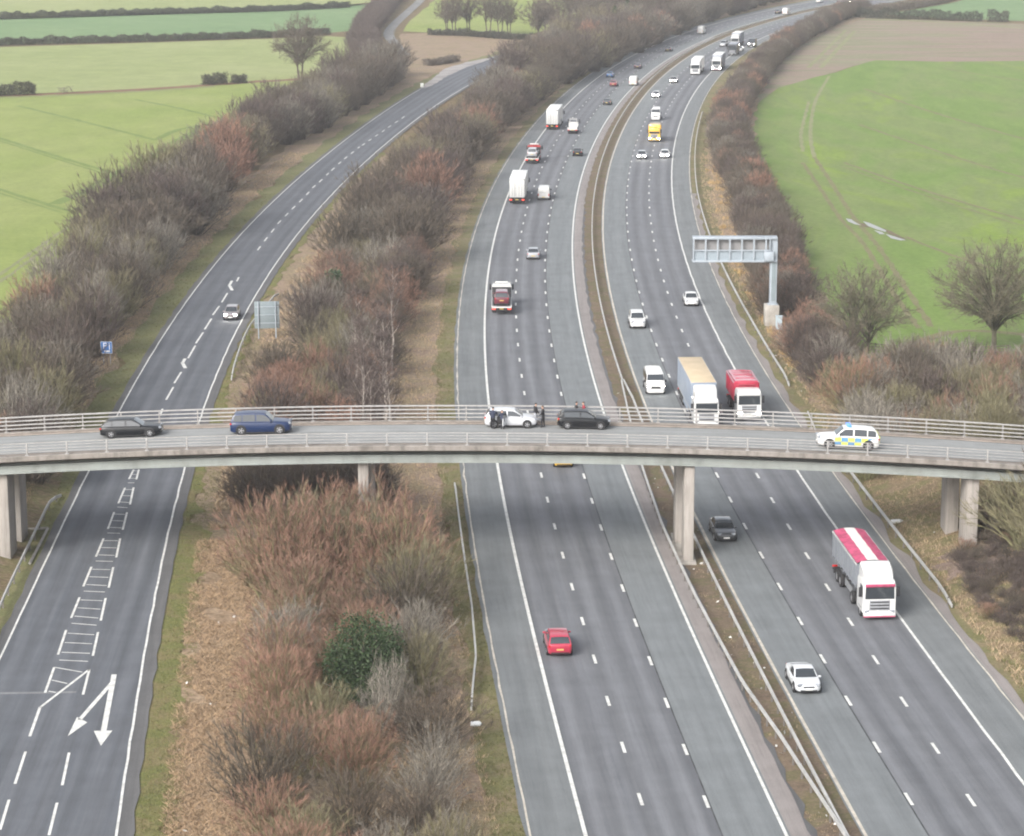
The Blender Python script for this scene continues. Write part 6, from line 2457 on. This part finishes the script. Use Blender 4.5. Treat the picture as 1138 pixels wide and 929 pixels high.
def along_path(path, o0, o1, y0, y1, z=-.09, clump=None, bias=1.6):
    s0, s1 = path.at_y(y0), path.at_y(y1)
    def f(r):
        s = s0 + (s1 - s0) * r.random() ** bias
        o = r.uniform(o0, o1)
        x, y = path.pos(s, o)
        if clump and math.sin(x * .9 + 1.3 * math.sin(y * .31)) + math.sin(y * .7 + x * .35) < clump:
            return None
        return x, y, max(z, bank_z(x, y) if abs(x) > 30 and 166 < y < 232 else z)
    return f


blades('verge_grass', GR_TAN, along_path(MWAY, 4.9, 14, 130, 460), 9000, .32, .035, 1)
blades('verge_grass', GR_GRN, along_path(MWAY, 3.5, 5.4, 130, 330), 4500, .16, .03, 2)
blades('verge_grass', GR_GRN, along_path(MWAY, -32.0, -38, 130, 330, clump=-.4), 4500, .22, .035, 3)
blades('verge_grass', GR_TAN, along_path(MWAY, -32.5, -41, 130, 480), 8000, .36, .04, 4)
blades('golden_grass', GR_GOLD, along_path(MWAY, -33.5, -39, 268, 460, clump=.35), 4500, .55, .05, 5)
blades('verge_grass', GR_GRN, along_path(SLR, -1.1, -3.6, 130, 300), 5000, .14, .03, 6)
blades('bracken', GR_BRK, along_path(SLR, -2.6, -9.8, 125, 200, clump=-1.3, bias=1.0), 15000, .26, .03, 7, 1.3)
blades('bracken', GR_TAN, along_path(SLR, -3.4, -9.0, 204, 420, clump=-.6), 7000, .34, .05, 8, 1.0)
blades('verge_grass', GR_GRN, along_path(SLL, .9, 4.0, 200, 420), 5000, .16, .03, 9)
blades('verge_grass', GR_TAN, along_path(SLL, 3.8, 8.0, 200, 480), 6000, .3, .04, 10)
blades('verge_grass', GR_TAN, lambda r: (lambda x, y: (x, y, bank_z(x, y)))(*(lambda y: (TOE_R(y) + r.uniform(.1, 11), y))(r.uniform(150, 214))), 5000, .34, .04, 14, .8)
blades('verge_grass', GR_GRN, lambda r: (lambda x, y: (x, y, bank_z(x, y)) if math.sin(x * .8 + y * .3) + math.sin(y * .5) > .2 else None)(*(lambda y: (TOE_R(y) + r.uniform(.1, 11), y))(r.uniform(150, 214))), 4000, .3, .04, 15, .8)
blades('median_weeds', GR_TAN, along_path(MWAY, -13.3, -15.8, 130, 330, clump=.5), 1500, .16, .03, 11)
r = random.Random(77)
T = TW()
for i in range(70):
    f = along_path(MWAY, -13.2, -15.7, 130, 260) if i < 45 else (along_path(SLR, -1.3, -6, 130, 200) if i < 58 else along_path(MWAY, -32.2, -36, 150, 330))
    x, y, z = f(r)
    T.leaf(np.array((x, y, z + .12)), r.uniform(.15, .4), r)
tag(link_mesh('litter', T.mesh('litter', plain('scraps of pale litter', (.7, .69, .66), .7))), kind='stuff')
print('PLANTS', CNT)
# ================================================================== PEOPLE
SKIN = plain('skin', (.45, .28, .21), .6, var=.03)
HAIR_D = plain('dark brown hair', (.03, .022, .018), .7, var=.1)
HAIR_B = plain('brown hair', (.09, .055, .035), .7, var=.1)
EYEW = plain('eye', (.03, .03, .03), .3)
JK_NAVY = plain('navy uniform', (.018, .024, .05), .8, var=.1)
JK_BLK = plain('black jacket', (.014, .014, .017), .8, var=.1)
JK_RED = plain('dark red jacket', (.26, .03, .045), .8, var=.1)
TR_DK = plain('dark trousers', (.018, .018, .022), .85, var=.1)
TR_GR = plain('light grey trousers', (.36, .37, .40), .85, var=.1)
SHOE = plain('black shoes', (.012, .012, .012), .5)


def person(loc, face, label, jacket, trousers, hair, bend=0.0, arms=((.18, .05, -.5), (.18, .05, -.5)), step=.08, scale=1.0, knee=0.0):
    """standing figure grown from a jointed skeleton: local +X is where it faces; arms give hand offsets from the shoulder"""
    root = empty('person', loc, face, label, 'person')
    root.scale = (scale,) * 3
    V, E, Rd = [], [], []
    def vtx(p, r, par=None):
        V.append(Vector(p)); Rd.append(r)
        if par is not None:
            E.append((par, len(V) - 1))
        return len(V) - 1
    c, s_ = math.cos(bend), math.sin(bend)
    hipz = .93 - knee * .25
    up = lambda d, y=0.0, x=0.0: Vector((x * c + d * s_, y, hipz + d * c - x * s_))
    pel = vtx(up(0), (.185, .145))
    wst = vtx(up(.17), (.18, .14), pel)
    chs = vtx(up(.36), (.215, .155), wst)
    nkb = vtx(up(.50), (.11, .095), chs)
    nk = vtx(up(.57, 0, .01), (.056, .058), nkb)
    hd0 = vtx(up(.65, 0, .025), (.075, .085), nk)
    hd1 = vtx(up(.74, 0, .025), (.078, .098), hd0)
    hd2 = vtx(up(.81, 0, .015), (.05, .06), hd1)
    ns = vtx(up(.705, 0, .118), (.014, .014), hd1)
    for sg in (-1, 1):
        ear = vtx(up(.71, sg * .082, .01), (.016, .02), hd1)
    for sg, arm in zip((-1, 1), arms):
        sh = vtx(up(.46, sg * .225), (.08, .08), chs)
        S_ = V[sh]
        h_ = Vector((arm[0], sg * arm[1], arm[2]))
        hand = S_ + h_
        mid = S_ + h_ * .52 + Vector((-.06, sg * .05, -.02))
        el = vtx(mid, (.064, .064), sh)
        wr_ = vtx(hand, (.035, .036), el)
        d = (hand - mid).normalized()
        pm = vtx(hand + d * .06, (.036, .02), wr_)
        side = d.cross(Vector((1, 0, 0)) if abs(d.x) < .8 else Vector((0, 0, 1))).normalized()
        for q, (o, ln) in enumerate(((-.03, .075), (-.01, .088), (.01, .083), (.03, .065))):
            a = vtx(hand + d * .10 + side * o, (.0095, .0095), pm)
            e2 = vtx(hand + d * (.10 + ln * .55) + side * o * 1.1 + Vector((.01, 0, 0)), (.009, .009), a)
            vtx(hand + d * (.10 + ln) + side * o * 1.1 + Vector((.03, 0, 0)), (.008, .008), e2)
        t1 = vtx(hand + d * .05 + side * -.05 + Vector((.015, 0, 0)), (.0105, .0105), pm)
        vtx(hand + d * .085 + side * -.062 + Vector((.035, 0, 0)), (.009, .009), t1)
    for sg in (-1, 1):
        hp_ = vtx(Vector((-.01, sg * .095, hipz - .06)), (.115, .12), pel)
        kn = vtx(Vector((sg * step + .03 + knee * .22, sg * .10, .49 - knee * .06)), (.078, .08), hp_)
        an = vtx(Vector((sg * step - .02, sg * .10, .10)), (.058, .06), kn)
        hl = vtx(Vector((sg * step - .03, sg * .10, .045)), (.042, .04), an)
        vtx(Vector((sg * step + .15, sg * .12, .035)), (.04, .03), hl)
    me = bpy.data.meshes.new('body')
    me.from_pydata([tuple(v) for v in V], E, [])
    o = bpy.data.objects.new('body', me)
    COL.objects.link(o)
    md = o.modifiers.new('skin', 'SKIN')
    md.use_smooth_shade = True
    sv = me.skin_vertices[0].data
    for i, r_ in enumerate(Rd):
        sv[i].radius = r_
    sv[0].use_root = True
    sb = o.modifiers.new('sub', 'SUBSURF')
    sb.levels = 1
    sb.render_levels = 1
    dg = bpy.context.evaluated_depsgraph_get()
    new = bpy.data.meshes.new_from_object(o.evaluated_get(dg))
    bpy.data.objects.remove(o)
    for m in (SKIN, jacket, trousers, SHOE):
        new.materials.append(m)
    nkp = V[nk]
    spine = Vector((s_, 0, c))
    hands = [V[i] for i in range(len(V))]
    wrists = [V[i] for i, r_ in enumerate(Rd) if r_ == (.035, .036)]
    for f in new.polygons:
        p = f.center
        if (p - Vector((0, 0, hipz))).dot(spine) > .535 and p.z > hipz - .1 and (p - nkp).length < .35:
            m = 0
        elif min((p - w).dot((w - Vector((w.x * .0, w.y, w.z + .2))).normalized()) if (p - w).length < .19 else -1 for w in wrists) > 0.0:
            m = 0
        elif p.z < .085:
            m = 3
        elif (p - Vector((0, 0, hipz))).dot(spine) < .02 and p.z < hipz + .03 and all((p - w).length > .16 for w in wrists):
            m = 2
        else:
            m = 1
        f.material_index = m
        f.use_smooth = True
    body = bpy.data.objects.new('body', new)
    COL.objects.link(body)
    body.parent = root
    root.scale = (scale * 1.03,) * 3
    # hair cap, eyes and mouth
    g = MB()
    rings = []
    hc = up(.745, 0, .012)
    M = Matrix.Rotation(bend, 3, 'Y')
    for a in (0, .3, .6, .9, 1.2, 1.5):
        rr = math.cos(a)
        rings.append([hc + M @ Vector((-.012 + .108 * rr * math.cos(t), .09 * rr * math.sin(t), -.015 + .105 * math.sin(a) + (.03 * math.cos(t) if a < .5 else 0))) for t in np.linspace(0, 2 * math.pi, 14, endpoint=False)])
    g.loft(rings, 0, True, True)
    g.build('hair', hair, root)
    g = MB()
    for sg in (-1, 1):
        q = up(.725, sg * .032, .098)
        g.box(q, (.016, .022, .012), bev=.004)
    g.build('eyes', EYEW, root)
    g = MB().box(up(.655, 0, .104), (.012, .045, .01), bev=.003)
    g.build('mouth', plain('lips', (.3, .12, .1), .6), root)
    # open jacket collar and hem
    g = MB()
    ring0 = [up(.52, .085 * math.sin(t), .08 * math.cos(t)) for t in np.linspace(0, 2 * math.pi, 12, endpoint=False)]
    ring1 = [up(.565, .07 * math.sin(t), .07 * math.cos(t)) for t in np.linspace(0, 2 * math.pi, 12, endpoint=False)]
    g.loft([ring0, ring1], 0, False, True)
    g.build('collar', jacket, root)
    return root


def ppos(px, y):
    x = at_depth(px, 460, y).x
    zz = DECK(x) + (.075 if y > 200.9 else .03)
    return (x, y, zz)


person(ppos(547.5, 199.15), R(80), 'person in navy top and black trousers standing at the rear of the white car', JK_NAVY, TR_DK, HAIR_D, .22, ((.34, .06, -.36), (.30, .03, -.38)))
person(ppos(558.5, 199.0), R(95), 'person in dark clothes stooping into the open rear door of the white car', JK_NAVY, TR_DK, HAIR_B, .75, ((.40, .0, -.34), (.36, .02, -.38)), .05, 1.0, .5)
person(ppos(595.0, 200.9), R(20), 'person in black jacket and pale trousers at the front of the white car', JK_BLK, TR_GR, HAIR_D, .03, ((.20, -.06, -.40), (.20, -.04, -.42)))
person(ppos(603.5, 199.9), R(170), 'person in all black facing the one in pale trousers, nearer the camera', JK_BLK, TR_DK, HAIR_B, .03, ((.06, .14, -.52), (.22, -.02, -.40)))
person(ppos(640.5, 201.4), R(10), 'person in black behind the roof of the black hatchback, left of the pair', JK_BLK, TR_DK, HAIR_D, .0)
person(ppos(649.5, 201.42), R(190), 'person in a dark red jacket behind the roof of the black hatchback', JK_RED, TR_DK, HAIR_B, .12, ((.2, .05, -.46), (.1, .12, -.5)))

# ================================================================== HAZE
hm = bpy.data.materials.new('haze')
hm.use_nodes = True
ht = hm.node_tree
ht.nodes.clear()
ho = ht.nodes.new('ShaderNodeOutputMaterial')
pv = ht.nodes.new('ShaderNodeVolumePrincipled')
pv.inputs['Color'].default_value = (.93, .95, 1.0, 1)
pv.inputs['Density'].default_value = .00015
pv.inputs['Anisotropy'].default_value = 0.0
ht.links.new(pv.outputs[0], ho.inputs['Volume'])
hb = MB().box((150, 1400, 28.5), (3560, 3220, 59.5))
tag(hb.build('haze', hm), kind='stuff')
